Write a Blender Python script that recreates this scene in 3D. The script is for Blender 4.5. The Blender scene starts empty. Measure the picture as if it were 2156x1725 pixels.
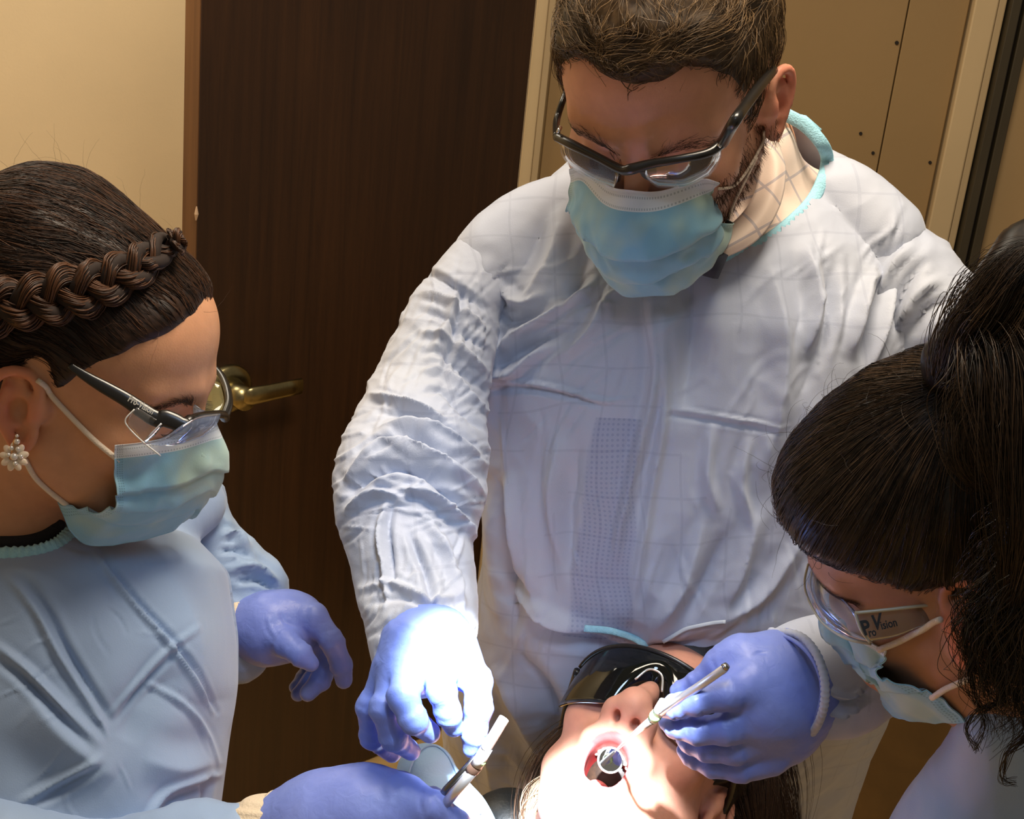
import bpy, math, random
import numpy as np
from mathutils import Matrix, Vector
from mathutils.bvhtree import BVHTree

random.seed(4)
RNG = np.random.default_rng(4)

# ------------------------------------------------------------------ camera, world, lamps, exposure
F, CX, CY = 3000.0, 1078.0, 862.5            # focal length in pixels of a 2156 x 1725 frame
CAMH, PITCH, ROLL = 1.75, math.radians(21), math.radians(6)
_f = np.array([0, math.cos(PITCH), -math.sin(PITCH)])
_r0 = np.array([1.0, 0, 0]); _u0 = np.array([0, math.sin(PITCH), math.cos(PITCH)])
CR = _r0*math.cos(ROLL) + _u0*math.sin(ROLL)
CU = _u0*math.cos(ROLL) - _r0*math.sin(ROLL)
CAMM = np.array([CR, CU, -_f]).T             # columns: right, up, back
CAMO = np.array([0, 0, CAMH])
scene = bpy.context.scene
COL = scene.collection
cd = bpy.data.cameras.new('camera'); cam = bpy.data.objects.new('camera', cd); COL.objects.link(cam)
cd.sensor_width = 36; cd.lens = 36*F/2156.0; cd.clip_start = 0.05
_M = Matrix([list(CAMM[i]) + [CAMO[i]] for i in range(3)] + [[0, 0, 0, 1]])
cam.matrix_world = _M
scene.camera = cam
scene.view_settings.view_transform = 'Standard'; scene.view_settings.look = 'None'
scene.view_settings.exposure = 0.0; scene.view_settings.gamma = 1.0
scene.view_settings.use_curve_mapping = False

def C(u, v, d): return np.array([(u-CX)*d/F, (CY-v)*d/F, -d])          # pixel + depth -> view frame, metres
def c2w(P): return np.asarray(P) @ CAMM.T + CAMO
def w2c(P): return (np.asarray(P) - CAMO) @ CAMM
def pix(P):
    P = np.asarray(P); return np.stack([CX + F*P[..., 0]/-P[..., 2], CY - F*P[..., 1]/-P[..., 2]], -1)

world = bpy.data.worlds.new('room_air'); scene.world = world; world.use_nodes = True
world.node_tree.nodes['Background'].inputs[0].default_value = (1.0, 0.86, 0.68, 1)
world.node_tree.nodes['Background'].inputs[1].default_value = 0.18

def aim(o, target):
    d = Vector(target) - o.location
    o.rotation_euler = d.to_track_quat('-Z', 'Y').to_euler()
def light(name, kind, loc, target, power, color, **kw):
    l = bpy.data.lights.new(name, kind); l.energy = power; l.color = color
    for k, v in kw.items(): setattr(l, k, v)
    o = bpy.data.objects.new(name, l); COL.objects.link(o); o.location = loc; aim(o, target); return o
# warm ceiling fixtures of the room
light('ceiling_light', 'AREA', (0.12, 0.98, 2.62), (0.15, 1.2, 0.9), 28, (1.0, 0.86, 0.68), shape='RECTANGLE', size=0.6, size_y=0.45)
light('ceiling_light', 'AREA', (-1.0, 2.0, 2.62), (-1.0, 2.5, 0.9), 17, (1.0, 0.89, 0.72), shape='RECTANGLE', size=0.6, size_y=0.6)
# the dental operating lamp above the patient, cold white: a tight beam and its soft spill
LAMP = (0.02, 0.50, 1.92)
bl = light('operating_lamp', 'SPOT', LAMP, tuple(c2w(C(1130, 1592, 1.04))), 620, (0.86, 0.93, 1.0), spot_size=math.radians(14.4), spot_blend=0.28, shadow_soft_size=0.02)
_z = np.array(LAMP)-c2w(C(1130, 1592, 1.04)); _z /= np.linalg.norm(_z); _x = c2w(C(1250, 1690, 1.1))-c2w(C(900, 1400, 0.96)); _x -= _z*(_x@_z); _x /= np.linalg.norm(_x); _y = np.cross(_z, _x)
bl.rotation_euler = Matrix([[_x[i], _y[i], _z[i]] for i in range(3)]).to_euler(); bl.scale = (1.0, 0.54, 1.0)      # the lamp throws a long narrow patch
light('operating_lamp', 'SPOT', LAMP, (0.04, 1.15, 0.82), 12, (0.56, 0.73, 1.0), spot_size=math.radians(50), spot_blend=1.0, shadow_soft_size=0.09)

# ------------------------------------------------------------------ numpy noise
_perm = np.random.default_rng(11).permutation(256).astype(np.int32); _perm = np.concatenate([_perm, _perm, _perm])
_g3 = np.random.default_rng(12).normal(size=(256, 3)).astype(np.float32); _g3 /= np.linalg.norm(_g3, axis=1, keepdims=True)
def noise3(P):
    P = np.asarray(P, np.float32); i = np.floor(P).astype(np.int32); f = P - i; i &= 255
    w = f*f*f*(f*(f*6-15)+10); out = 0
    for a in (0, 1):
        for b in (0, 1):
            for c in (0, 1):
                h = _perm[_perm[_perm[(i[..., 0]+a) & 255] + ((i[..., 1]+b) & 255)] + ((i[..., 2]+c) & 255)]
                g = _g3[h]; d = f - np.array([a, b, c], np.float32)
                ww = (w[..., 0] if a else 1-w[..., 0])*(w[..., 1] if b else 1-w[..., 1])*(w[..., 2] if c else 1-w[..., 2])
                out = out + ww*(g*d).sum(-1)
    return out
def fbm(P, oct=3):
    s = 0; a = 1.0
    for o in range(oct): s = s + a*noise3(P*(2.03**o) + 7.1*o); a *= .5
    return s
def ridged(P, oct=2):
    s = 0; a = 1.0
    for o in range(oct): s = s + a*(1-2.2*np.abs(noise3(P*(2.1**o)+3.3*o))); a *= .5
    return s

# ------------------------------------------------------------------ implicit modelling
def nrm(v): v = np.asarray(v, float); return v/np.linalg.norm(v)
def smin(a, b, k):
    if k <= 0: return np.minimum(a, b)
    h = np.maximum(k-np.abs(a-b), 0)/k; return np.minimum(a, b) - h*h*k*0.25
def smax(a, b, k): return -smin(-a, -b, k)
def rcone(a, b, ra, rb):
    a = np.asarray(a, float); b = np.asarray(b, float); ab = b-a; L = max(float(ab@ab), 1e-9)
    def fn(P):
        t = np.clip(((P-a)@ab)/L, 0, 1)
        return np.sqrt(((P-a-t[..., None]*ab)**2).sum(-1)) - (ra+(rb-ra)*t)
    r = max(ra, rb); return fn, np.minimum(a, b)-r, np.maximum(a, b)+r
def ell(c, r, R=None):
    c = np.asarray(c, float); r = np.asarray(r, float); R = np.eye(3) if R is None else np.asarray(R, float)
    def fn(P):
        q = (P-c)@R; k0 = np.sqrt(((q/r)**2).sum(-1)); k1 = np.sqrt(((q/(r*r))**2).sum(-1))+1e-9
        return k0*(k0-1)/k1
    e = np.sqrt((R**2)@(r**2)); return fn, c-e, c+e
def sph(c, r): return rcone(c, c, r, r)
def catmull(P, n):
    P = np.asarray(P, float)
    if len(P) == 2: return P[0]+(P[1]-P[0])*np.linspace(0, 1, n)[:, None]
    Q = np.vstack([2*P[0]-P[1], P, 2*P[-1]-P[-2]]); out = []
    ts = np.linspace(0, len(P)-1-1e-9, n)
    for t in ts:
        i = int(t); f = t-i; a, b, c, d = Q[i:i+4]
        out.append(0.5*((2*b)+(c-a)*f+(2*a-5*b+4*c-d)*f*f+(3*b-a-3*c+d)*f**3))
    return np.array(out)
class Sdf:
    def __init__(s, res): s.res = res; s.ops = []
    def u(s, prim, k=.01): s.ops.append(('u', prim, k)); return s
    def s(s, prim, k=.004): s.ops.append(('s', prim, k)); return s
    def chain(s, pts, k=.01, first=None):
        for i in range(len(pts)-1):
            s.u(rcone(pts[i][:3], pts[i+1][:3], pts[i][3], pts[i+1][3]), (first if (i == 0 and first is not None) else k))
        return s
    def field(s, pad=.012):
        lo = np.min([o[1][1] for o in s.ops if o[0] == 'u'], 0)-pad; hi = np.max([o[1][2] for o in s.ops if o[0] == 'u'], 0)+pad
        s.lo = lo; n = np.ceil((hi-lo)/s.res).astype(int)+1; s.n = n
        s.ax = [lo[i]+np.arange(n[i])*s.res for i in range(3)]
        f = np.full(n, .5, np.float32)
        for op, (fn, a, b), k in s.ops:
            m = k+2*s.res+(.004 if op == 'u' else 0)
            i0 = np.clip(((a-m-lo)/s.res).astype(int), 0, n-1); i1 = np.clip(((b+m-lo)/s.res).astype(int)+2, 1, n)
            if (i1 <= i0).any(): continue
            sl = tuple(slice(i0[i], i1[i]) for i in range(3))
            P = np.stack(np.meshgrid(*[s.ax[i][sl[i]] for i in range(3)], indexing='ij'), -1)
            d = fn(P).astype(np.float32)
            f[sl] = smin(f[sl], d, k) if op == 'u' else smax(f[sl], -d, k)
        return f
    def grid(s): return np.stack(np.meshgrid(*s.ax, indexing='ij'), -1)
def nets(f, lo, h, relax=2):
    s = f < 0; n = np.array(f.shape)
    def cr(a, i, j, k): return a[i:n[0]-1+i, j:n[1]-1+j, k:n[2]-1+k]
    c8 = [(i, j, k) for i in (0, 1) for j in (0, 1) for k in (0, 1)]
    cnt = sum(cr(s, *c).astype(np.int8) for c in c8); act = (cnt > 0) & (cnt < 8)
    idx = np.full(act.shape, -1, np.int64); I = np.argwhere(act); idx[act] = np.arange(len(I))
    acc = np.zeros((len(I), 3)); num = np.zeros(len(I))
    vals = {c: f[I[:, 0]+c[0], I[:, 1]+c[1], I[:, 2]+c[2]] for c in c8}
    for a in c8:
        for ax in range(3):
            if a[ax]: continue
            b = list(a); b[ax] = 1; b = tuple(b); va, vb = vals[a], vals[b]; m = (va < 0) != (vb < 0)
            t = np.where(m, va/np.where(va == vb, 1, va-vb), 0)
            p = np.array(a, float)[None]+np.zeros((len(I), 3)); p[:, ax] += t
            acc[m] += p[m]; num[m] += 1
    V = (I+acc/num[:, None])*h+lo
    Q = []
    for ax in range(3):
        o = [0, 0, 0]; o[ax] = 1; o1, o2 = [(1, 2), (2, 0), (0, 1)][ax]
        A = s[:n[0]-o[0], :n[1]-o[1], :n[2]-o[2]]; B = s[o[0]:, o[1]:, o[2]:]
        E = np.argwhere(A != B)
        E = E[(E[:, o1] > 0) & (E[:, o2] > 0) & (E[:, o1] < n[o1]-1) & (E[:, o2] < n[o2]-1)]
        d1 = np.zeros(3, int); d1[o1] = 1; d2 = np.zeros(3, int); d2[o2] = 1
        def g(e): return idx[e[:, 0], e[:, 1], e[:, 2]]
        q = np.stack([g(E-d1-d2), g(E-d2), g(E), g(E-d1)], 1)
        flip = ~A[E[:, 0], E[:, 1], E[:, 2]]; q[flip] = q[flip][:, ::-1]
        Q.append(q)
    Q = np.vstack(Q); Q = Q[(Q >= 0).all(1)]
    for _ in range(relax): V = smooth(V, Q, .5)
    return V, Q
def smooth(V, Q, w=.5):
    acc = np.zeros_like(V); num = np.zeros(len(V))
    k = Q.shape[1]
    for i in range(k):
        a, b = Q[:, i], Q[:, (i+1) % k]
        for c in range(3): acc[:, c] += np.bincount(a, V[b, c], len(V))+np.bincount(b, V[a, c], len(V))
        num += np.bincount(a, minlength=len(V))+np.bincount(b, minlength=len(V))
    return np.where(num[:, None] > 0, V*(1-w)+w*acc/np.maximum(num, 1)[:, None], V)
def subdiv(V, Q, relax=1):
    n = len(V); E = np.sort(np.stack([Q, np.roll(Q, -1, 1)], -1).reshape(-1, 2), 1); U, inv = np.unique(E, axis=0, return_inverse=True); inv = inv.reshape(-1, 4)
    em = V[U].mean(1); fm = V[Q].mean(1); V2 = np.vstack([V, em, fm]); e = n+inv; c = (n+len(U)+np.arange(len(Q)))
    Q2 = np.vstack([np.stack([Q[:, i], e[:, i], c, e[:, (i-1) % 4]], 1) for i in range(4)])
    for _ in range(relax): V2 = smooth(V2, Q2, .5)
    return V2, Q2
def normals(V, Q):
    n = np.cross(V[Q[:, 2]]-V[Q[:, 0]], V[Q[:, -1]]-V[Q[:, 1]]); N = np.zeros_like(V)
    for i in range(Q.shape[1]):
        for c in range(3): N[:, c] += np.bincount(Q[:, i], n[:, c], len(V))
    return N/np.maximum(np.linalg.norm(N, axis=1, keepdims=True), 1e-12)
def keep_faces(V, Q, keep):
    Q = Q[keep]; used = np.unique(Q); m = np.full(len(V), -1); m[used] = np.arange(len(used)); return V[used], m[Q], used

# ------------------------------------------------------------------ objects
def tag(o, label=None, cat=None, group=None, kind=None):
    if label: o['label'] = label
    if cat: o['category'] = cat
    if group: o['group'] = group
    if kind: o['kind'] = kind
    return o
def thing(name, label, cat, loc_cam=None, group=None, loc=None):
    o = bpy.data.objects.new(name, None); COL.objects.link(o)
    o.location = c2w(loc_cam) if loc is None else loc
    o.empty_display_size = .05
    return tag(o, label, cat, group)
def wloc(o):
    p = np.zeros(3)
    while o is not None: p += np.array(o.location); o = o.parent
    return p
def mesh(name, V, faces, mat, parent=None, sm=True, col=None, uv=None, world_in=False, loc=None):
    """V in the view frame (metres) unless world_in; linked as one object"""
    W = np.asarray(V, float) if world_in else c2w(V)
    base = wloc(parent) if parent is not None else (np.zeros(3) if loc is None else np.array(loc, float))
    W = W-base
    me = bpy.data.meshes.new(name)
    if isinstance(faces, np.ndarray) and faces.ndim == 2:
        k = faces.shape[1]; nf = len(faces)
        me.vertices.add(len(W)); me.vertices.foreach_set('co', W.astype(np.float32).ravel())
        me.loops.add(nf*k); me.loops.foreach_set('vertex_index', faces.astype(np.int32).ravel())
        me.polygons.add(nf); me.polygons.foreach_set('loop_start', np.arange(0, nf*k, k, dtype=np.int32))
        me.update(calc_edges=True); me.validate()
    else:
        me.from_pydata([tuple(p) for p in W], [], [tuple(f) for f in faces]); me.update()
    if sm: me.polygons.foreach_set('use_smooth', [True]*len(me.polygons))
    if col is not None and len(me.vertices) == len(col):
        a = me.color_attributes.new('Col', 'FLOAT_COLOR', 'POINT')
        c = np.ones((len(col), 4), np.float32); c[:, :3] = col; a.data.foreach_set('color', c.ravel())
    if uv is not None:
        l = me.uv_layers.new(name='UVMap'); vi = np.zeros(len(me.loops), np.int32); me.loops.foreach_get('vertex_index', vi)
        l.data.foreach_set('uv', np.asarray(uv, np.float32)[vi].ravel())
    me.materials.append(mat)
    o = bpy.data.objects.new(name, me); COL.objects.link(o)
    if parent is not None: o.parent = parent
    elif loc is not None: o.location = loc
    return o
def tube(path, rad, seg=8, cap=True, flat=None):
    P = np.asarray(path, float); n = len(P); rad = np.broadcast_to(np.asarray(rad, float), (n,))
    T = np.gradient(P, axis=0); T /= np.linalg.norm(T, axis=1, keepdims=True)+1e-12
    u = nrm(np.cross(T[0], [.3, .8, .52])) if flat is None else None
    V = []
    for i in range(n):
        if flat is None:
            u = u-T[i]*(u@T[i]); u /= np.linalg.norm(u)+1e-12; w = np.cross(T[i], u); a = b = rad[i]
        else:
            w = flat-T[i]*(flat@T[i]); w = nrm(w); u = np.cross(w, T[i]); a = rad[i]; b = rad[i]*FLATK[0]
        for k in range(seg):
            t = 2*math.pi*k/seg; V.append(P[i]+a*math.cos(t)*u+b*math.sin(t)*w)
    Fc = []
    for i in range(n-1):
        for k in range(seg):
            k2 = (k+1) % seg; Fc.append((i*seg+k, i*seg+k2, (i+1)*seg+k2, (i+1)*seg+k))
    if cap: Fc.append(tuple(range(seg))[::-1]); Fc.append(tuple((n-1)*seg+k for k in range(seg)))
    return np.array(V), Fc
FLATK = [.35]
def merge(parts):
    V = []; Fc = []; o = 0
    for v, f in parts:
        V.append(v); Fc += [tuple(int(i)+o for i in q) for q in f]; o += len(v)
    return np.vstack(V), Fc
def strands(paths, r0, r1=None, seg=3):
    """many thin tapering hairs as one quad array; paths (N, M, 3)"""
    P = np.asarray(paths, float); N, M = P.shape[:2]
    T = np.gradient(P, axis=1); T /= np.linalg.norm(T, axis=2, keepdims=True)+1e-12
    ref = np.array([.31, .22, .92]); u = np.cross(T, ref); u /= np.linalg.norm(u, axis=2, keepdims=True)+1e-9; w = np.cross(T, u)
    r = np.broadcast_to(np.asarray(r0, float).reshape(-1, 1), (N, 1))*(np.linspace(1, .35, M)[None] if r1 is None else r1[None])
    ang = 2*np.pi*np.arange(seg)/seg
    V = P[:, :, None]+r[:, :, None, None]*(np.cos(ang)[None, None, :, None]*u[:, :, None]+np.sin(ang)[None, None, :, None]*w[:, :, None])
    base = (np.arange(N)*M*seg)[:, None, None]; i = (np.arange(M-1)*seg)[None, :, None]; k = np.arange(seg)[None, None]; k2 = (k+1) % seg
    Q = np.stack([base+i+k, base+i+k2, base+i+seg+k2, base+i+seg+k], -1).reshape(-1, 4)
    return V.reshape(-1, 3), Q
def bvh(V, Q): return BVHTree.FromPolygons([tuple(p) for p in V], [tuple(int(i) for i in q) for q in Q])
def hit(tree, u, v, off=0.0, default=None):
    d = Vector(C(u, v, 1.0)).normalized(); r = tree.ray_cast(Vector((0, 0, 0)), d)
    if r[0] is None:
        return None if default is None else C(u, v, default)
    p = np.array(r[0]); n = np.array(r[1]);
    if n @ np.array(d) > 0: n = -n
    return p+n*off
def on(tree, uvs, off=0.0, n=None, default=None):
    uvs = catmull(np.array([(a, b) for a, b in uvs], float), n or 8*len(uvs)); out = []
    for a, b in uvs:
        p = hit(tree, a, b, off)
        if p is None: p = out[-1] if (default is None and out) else C(a, b, default or 1.1)
        out.append(p)
    return np.array(out)
def inpoly(uv, poly):
    x, y = uv[..., 0], uv[..., 1]; c = np.zeros(x.shape, bool); p = poly
    for i in range(len(p)):
        x1, y1 = p[i]; x2, y2 = p[i-1]
        if y1 == y2: continue
        c ^= ((y1 > y) != (y2 > y)) & (x < (x2-x1)*(y-y1)/(y2-y1)+x1)
    return c
def segdist(uv, pts):
    best = np.full(len(uv), 1e9); tt = np.zeros(len(uv)); L = 0; pts = np.asarray(pts, float)
    ls = np.linalg.norm(np.diff(pts, axis=0), axis=1); tot = ls.sum()
    for i in range(len(pts)-1):
        ab = pts[i+1]-pts[i]; t = np.clip(((uv-pts[i])@ab)/(ab@ab), 0, 1); d = np.linalg.norm(uv-pts[i]-t[:, None]*ab, axis=1)
        m = d < best; best[m] = d[m]; tt[m] = ((L+t*ls[i])/tot)[m]; L += ls[i]
    return best, tt
def folds(V, Q, strokes, it=1):
    """raise or sink creases along lines lying on the cloth that faces the lens"""
    N = normals(V, Q); uv = pix(V); face = (N*(-V)).sum(1) > 0; D = np.zeros(len(V))
    for pts, w, h in strokes:
        pts = catmull(np.array(pts, float), 4*len(pts)); lo = pts.min(0)-3*w; hi = pts.max(0)+3*w
        m = face & (uv > lo).all(1) & (uv < hi).all(1)
        if not m.any(): continue
        d, t = segdist(uv[m], pts); e = np.sin(np.pi*np.clip(t*.96+.02, 0, 1))**.6
        D[m] += h*e*(np.exp(-(d/w)**1.35)-.30*np.exp(-((d-1.9*w)/w)**2))
    return V+N*D[:, None]

# ------------------------------------------------------------------ materials
def newmat(name):
    m = bpy.data.materials.new(name); m.use_nodes = True; nt = m.node_tree
    return m, nt, nt.nodes['Principled BSDF']
def N_(nt, t, **kw):
    n = nt.nodes.new(t)
    for k, v in kw.items():
        if k.startswith('i_'):
            key = k[2:]; n.inputs[int(key) if key.isdigit() else key].default_value = v
        else: setattr(n, k, v)
    return n
def rgb(c): return tuple(c)+(1,)
def srgb(r, g, b):
    f = lambda x: ((x/255+.055)/1.055)**2.4 if x > 10 else x/255/12.92
    return (f(r), f(g), f(b))
def simple(name, color, rough=.5, metal=0, noise=0, nscale=40, bump=0, bscale=200, spec=.5, sss=0, vary=None, stretch=None, sheen=0, vcol=False):
    m, nt, b = newmat(name); L = nt.links.new
    b.inputs['Base Color'].default_value = rgb(color); b.inputs['Roughness'].default_value = rough
    b.inputs['Metallic'].default_value = metal; b.inputs['Specular IOR Level'].default_value = spec
    if sss:
        b.inputs['Subsurface Weight'].default_value = sss; b.inputs['Subsurface Radius'].default_value = (.009, .003, .0015); b.inputs['Subsurface Scale'].default_value = 1
    if sheen: b.inputs['Sheen Weight'].default_value = sheen
    tc = N_(nt, 'ShaderNodeTexCoord'); co = tc.outputs['Object']
    if stretch:
        mp = N_(nt, 'ShaderNodeMapping'); mp.inputs['Scale'].default_value = stretch; L(co, mp.inputs[0]); co = mp.outputs[0]
    src = None
    if vcol:
        a = N_(nt, 'ShaderNodeVertexColor', layer_name='Col'); src = a.outputs[0]; L(src, b.inputs['Base Color'])
    if noise:
        n = N_(nt, 'ShaderNodeTexNoise', i_Scale=nscale, i_Detail=5.0); L(co, n.inputs['Vector'])
        mx = N_(nt, 'ShaderNodeMix', data_type='RGBA'); mx.blend_type = 'MULTIPLY' if vary is None else 'MIX'
        if vary is None:
            r = N_(nt, 'ShaderNodeMapRange', i_3=1-noise, i_4=1+noise); r.inputs[1].default_value = .3; r.inputs[2].default_value = .7
            L(n.outputs[0], r.inputs[0]); cmb = N_(nt, 'ShaderNodeCombineColor')
            for i in range(3): L(r.outputs[0], cmb.inputs[i])
            mx.inputs[0].default_value = 1; L(cmb.outputs[0], mx.inputs[7])
        else:
            r = N_(nt, 'ShaderNodeMapRange', i_3=0.0, i_4=noise); r.inputs[1].default_value = .35; r.inputs[2].default_value = .65
            L(n.outputs[0], r.inputs[0]); L(r.outputs[0], mx.inputs[0]); mx.inputs[7].default_value = rgb(vary)
        if src is not None: L(src, mx.inputs[6])
        else: mx.inputs[6].default_value = rgb(color)
        L(mx.outputs[2], b.inputs['Base Color'])
    if bump:
        n2 = N_(nt, 'ShaderNodeTexNoise', i_Scale=bscale, i_Detail=4.0); L(co, n2.inputs['Vector'])
        bp = N_(nt, 'ShaderNodeBump', i_Strength=bump, i_Distance=.002); L(n2.outputs[0], bp.inputs['Height']); L(bp.outputs[0], b.inputs['Normal'])
    return m
def clear(name, tint=(1, 1, 1), gloss=1.0, rough=.02, haze=0.0, hazecol=(.8, .85, .9)):
    m = bpy.data.materials.new(name); m.use_nodes = True; nt = m.node_tree; nt.nodes.clear(); L = nt.links.new
    out = N_(nt, 'ShaderNodeOutputMaterial'); tr = N_(nt, 'ShaderNodeBsdfTransparent'); tr.inputs[0].default_value = rgb(tint)
    gl = N_(nt, 'ShaderNodeBsdfGlossy'); gl.inputs['Roughness'].default_value = rough
    fr = N_(nt, 'ShaderNodeFresnel', i_IOR=1.5); mu = N_(nt, 'ShaderNodeMath', operation='MULTIPLY'); mu.inputs[1].default_value = gloss
    mx = N_(nt, 'ShaderNodeMixShader'); L(fr.outputs[0], mu.inputs[0]); L(mu.outputs[0], mx.inputs[0]); L(tr.outputs[0], mx.inputs[1]); L(gl.outputs[0], mx.inputs[2])
    if haze:
        df = N_(nt, 'ShaderNodeBsdfDiffuse'); df.inputs[0].default_value = rgb(hazecol); m2 = N_(nt, 'ShaderNodeMixShader'); m2.inputs[0].default_value = haze
        L(mx.outputs[0], m2.inputs[1]); L(df.outputs[0], m2.inputs[2]); mx = m2
    L(mx.outputs[0], out.inputs[0]); return m
# ------------------------------------------------------------------ the room
def onplane(u, v, p, n):
    r = CAMM @ np.array([(u-CX)/F, (CY-v)/F, -1.0]); t = ((np.array(p)-CAMO)@n)/(r@n); return CAMO+r*t
def boxm(lo, hi, bev=0.0, R=None, c=None):
    """box between two corners (world), bevelled edges; optional turn R about c"""
    lo = np.array(lo, float); hi = np.array(hi, float); V = []; Fc = []
    if bev <= 0:
        for i in range(8): V.append([(hi if i >> k & 1 else lo)[k] for k in range(3)])
        Fc = [(0, 2, 3, 1), (4, 5, 7, 6), (0, 1, 5, 4), (2, 6, 7, 3), (0, 4, 6, 2), (1, 3, 7, 5)]
        V = np.array(V)
    else:
        bm = __import__('bmesh').new(); import bmesh
        bmesh.ops.create_cube(bm, size=1.0)
        for v in bm.verts: v.co = Vector([(hi[k]+lo[k])/2+(hi[k]-lo[k])*v.co[k] for k in range(3)])
        bmesh.ops.bevel(bm, geom=bm.edges[:], offset=bev, segments=2, affect='EDGES', profile=.5)
        bm.verts.index_update()
        V = np.array([v.co[:] for v in bm.verts]); Fc = [tuple(v.index for v in f.verts) for f in bm.faces]; bm.free()
    if R is not None: V = (V-c)@np.array(R).T+c
    return V, Fc
def struct(name, parts, mat, parent=None, kind='structure', sm=False):
    V, Fc = merge(parts) if isinstance(parts, list) else parts
    o = mesh(name, V, Fc, mat, parent=parent, sm=sm, world_in=True)
    if parent is None: o['kind'] = kind
    return o
M_cream = simple('cream_wall_paint', srgb(228, 208, 172), .75, noise=.05, nscale=3, bump=.15, bscale=160)
M_tan = simple('tan_wall_paint', srgb(172, 142, 98), .7, noise=.07, nscale=2.5, bump=.12, bscale=120)
M_tan2 = simple('tan_panel_paint', srgb(150, 122, 80), .6, noise=.06, nscale=2.0, bump=.1, bscale=90)
M_trim = simple('beige_trim_paint', srgb(196, 172, 132), .5, noise=.05, nscale=5)
M_strip = simple('dark_bronze_metal', srgb(66, 58, 42), .45, metal=.2, noise=.1, nscale=12)
M_gap = simple('dark_gasket', srgb(28, 20, 12), .8)
M_floor = simple('yellow_tan_floor', srgb(222, 184, 120), .6, noise=.10, nscale=30, bump=.2, bscale=300)
def wood(name, dark, light, rough, sc=(60, 60, 2.2)):
    m, nt, b = newmat(name); L = nt.links.new
    tc = N_(nt, 'ShaderNodeTexCoord'); mp = N_(nt, 'ShaderNodeMapping'); mp.inputs['Scale'].default_value = sc; L(tc.outputs['Object'], mp.inputs[0])
    n = N_(nt, 'ShaderNodeTexNoise', i_Scale=1.0, i_Detail=6.0, i_Roughness=.65, i_Distortion=.6); L(mp.outputs[0], n.inputs['Vector'])
    n2 = N_(nt, 'ShaderNodeTexNoise', i_Scale=2.2, i_Detail=2.0); L(tc.outputs['Object'], n2.inputs['Vector'])
    r = N_(nt, 'ShaderNodeValToRGB'); e = r.color_ramp.elements; e[0].position = .3; e[0].color = rgb(dark); e[1].position = .75; e[1].color = rgb(light); L(n.outputs[0], r.inputs[0])
    mx = N_(nt, 'ShaderNodeMix', data_type='RGBA', blend_type='MULTIPLY'); mx.inputs[0].default_value = .5; L(r.outputs[0], mx.inputs[6]); L(n2.outputs[0], mx.inputs[7])
    L(mx.outputs[2], b.inputs['Base Color']); b.inputs['Roughness'].default_value = rough
    bp = N_(nt, 'ShaderNodeBump', i_Strength=.25, i_Distance=.001); L(n.outputs[0], bp.inputs['Height']); L(bp.outputs[0], b.inputs['Normal']); return m
M_door = wood('dark_walnut_veneer', srgb(50, 29, 13), srgb(72, 44, 21), .45)
M_edge = wood('walnut_edge_band', srgb(104, 68, 38), srgb(138, 94, 56), .5)
M_brass = simple('antique_satin_brass', srgb(150, 138, 100), .3, metal=1.0, noise=.12, nscale=90)

YW = 2.74
PW = lambda u, v: onplane(u, v, (0, YW, 0), np.array([0, 1.0, 0]))[0]
xh = PW(1125, 60); xj = PW(1168, 60); xt0 = PW(2035, 60); xt1 = PW(2104, 60); xs0 = PW(2108, 60); xs1 = PW(2157, 60)
fl = struct('floor', boxm((-3.2, -1.2, -.05), (3.2, 4.2, 0)), M_floor)
struct('wall_left', boxm((-3.0, 3.02, 0), (xh-.005, 3.12, 2.7)), M_cream)
struct('wall_side', boxm((-1.62, -1.0, 0), (-1.55, 3.03, 2.7)), M_cream)
# the closet front right of the dark door: a wide flat panel with fine joints, its jamb and trim
struct('wall_back', boxm((xh+.03, YW+.012, 0), (xt0, YW+.1, 2.7)), M_tan2)
jx = [xj, PW(1903, 60), xt0-.004]
w2 = bpy.data.objects['wall_back']
for i in range(2):
    struct('panel', boxm((jx[i]+.0012, YW-.004, .09), (jx[i+1]-.0012, YW+.014, 2.6), .0015), M_tan2, parent=w2)
for (u, v, r) in [(1888, 90, .0035), (1812, 281, .003), (1838, 322, .003), (1958, 342, .003)]:
    p = onplane(u, v, (0, YW-.004, 0), np.array([0, 1.0, 0]))
    vv, ff = tube([p+[0, -.003, 0], p+[0, .003, 0]], [r, r*1.2], 7); struct('screw_hole', (vv, ff), M_gap, parent=w2)
struct('trim_1', [boxm((xh, YW-.03, 0), (xh+.022, YW+.05, 2.65), .002), boxm((xh+.022, YW-.014, 0), (xj-.003, YW+.05, 2.65), .002)], M_trim)
struct('trim_2', [boxm((xt0, YW-.022, 0), (xt0+(xt1-xt0)*.72, YW+.1, 2.7), .003), boxm((xt0+(xt1-xt0)*.76, YW-.014, 0), (xt1, YW+.1, 2.7), .003)], M_trim)
t3 = struct('trim_3', [boxm((xs0, YW-.034, 0), (xs0+(xs1-xs0)*.42, YW+.08, 2.7), .002), boxm((xs0+(xs1-xs0)*.58, YW-.034, 0), (xs1, YW+.08, 2.7), .002)], M_strip)
struct('gasket', boxm((xs0+(xs1-xs0)*.40, YW-.015, 0), (xs0+(xs1-xs0)*.60, YW+.06, 2.7)), M_gap, parent=t3)
struct('wall_right', boxm((xs1, YW, 0), (3.0, YW+.1, 2.7)), M_tan)
M_brown = wood('brown_cabinet_laminate', srgb(92, 66, 28), srgb(120, 88, 42), .55, (8, 8, 8))
cab = thing('low_cabinet', 'low brown laminate cabinet standing behind the gowned man at right', 'cabinet', loc=(.95, 2.25, 0))
mesh('cabinet_body', *boxm((.30, 1.98, .06), (1.7, 2.5, .80), .004), M_brown, parent=cab, sm=False, world_in=True)
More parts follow.
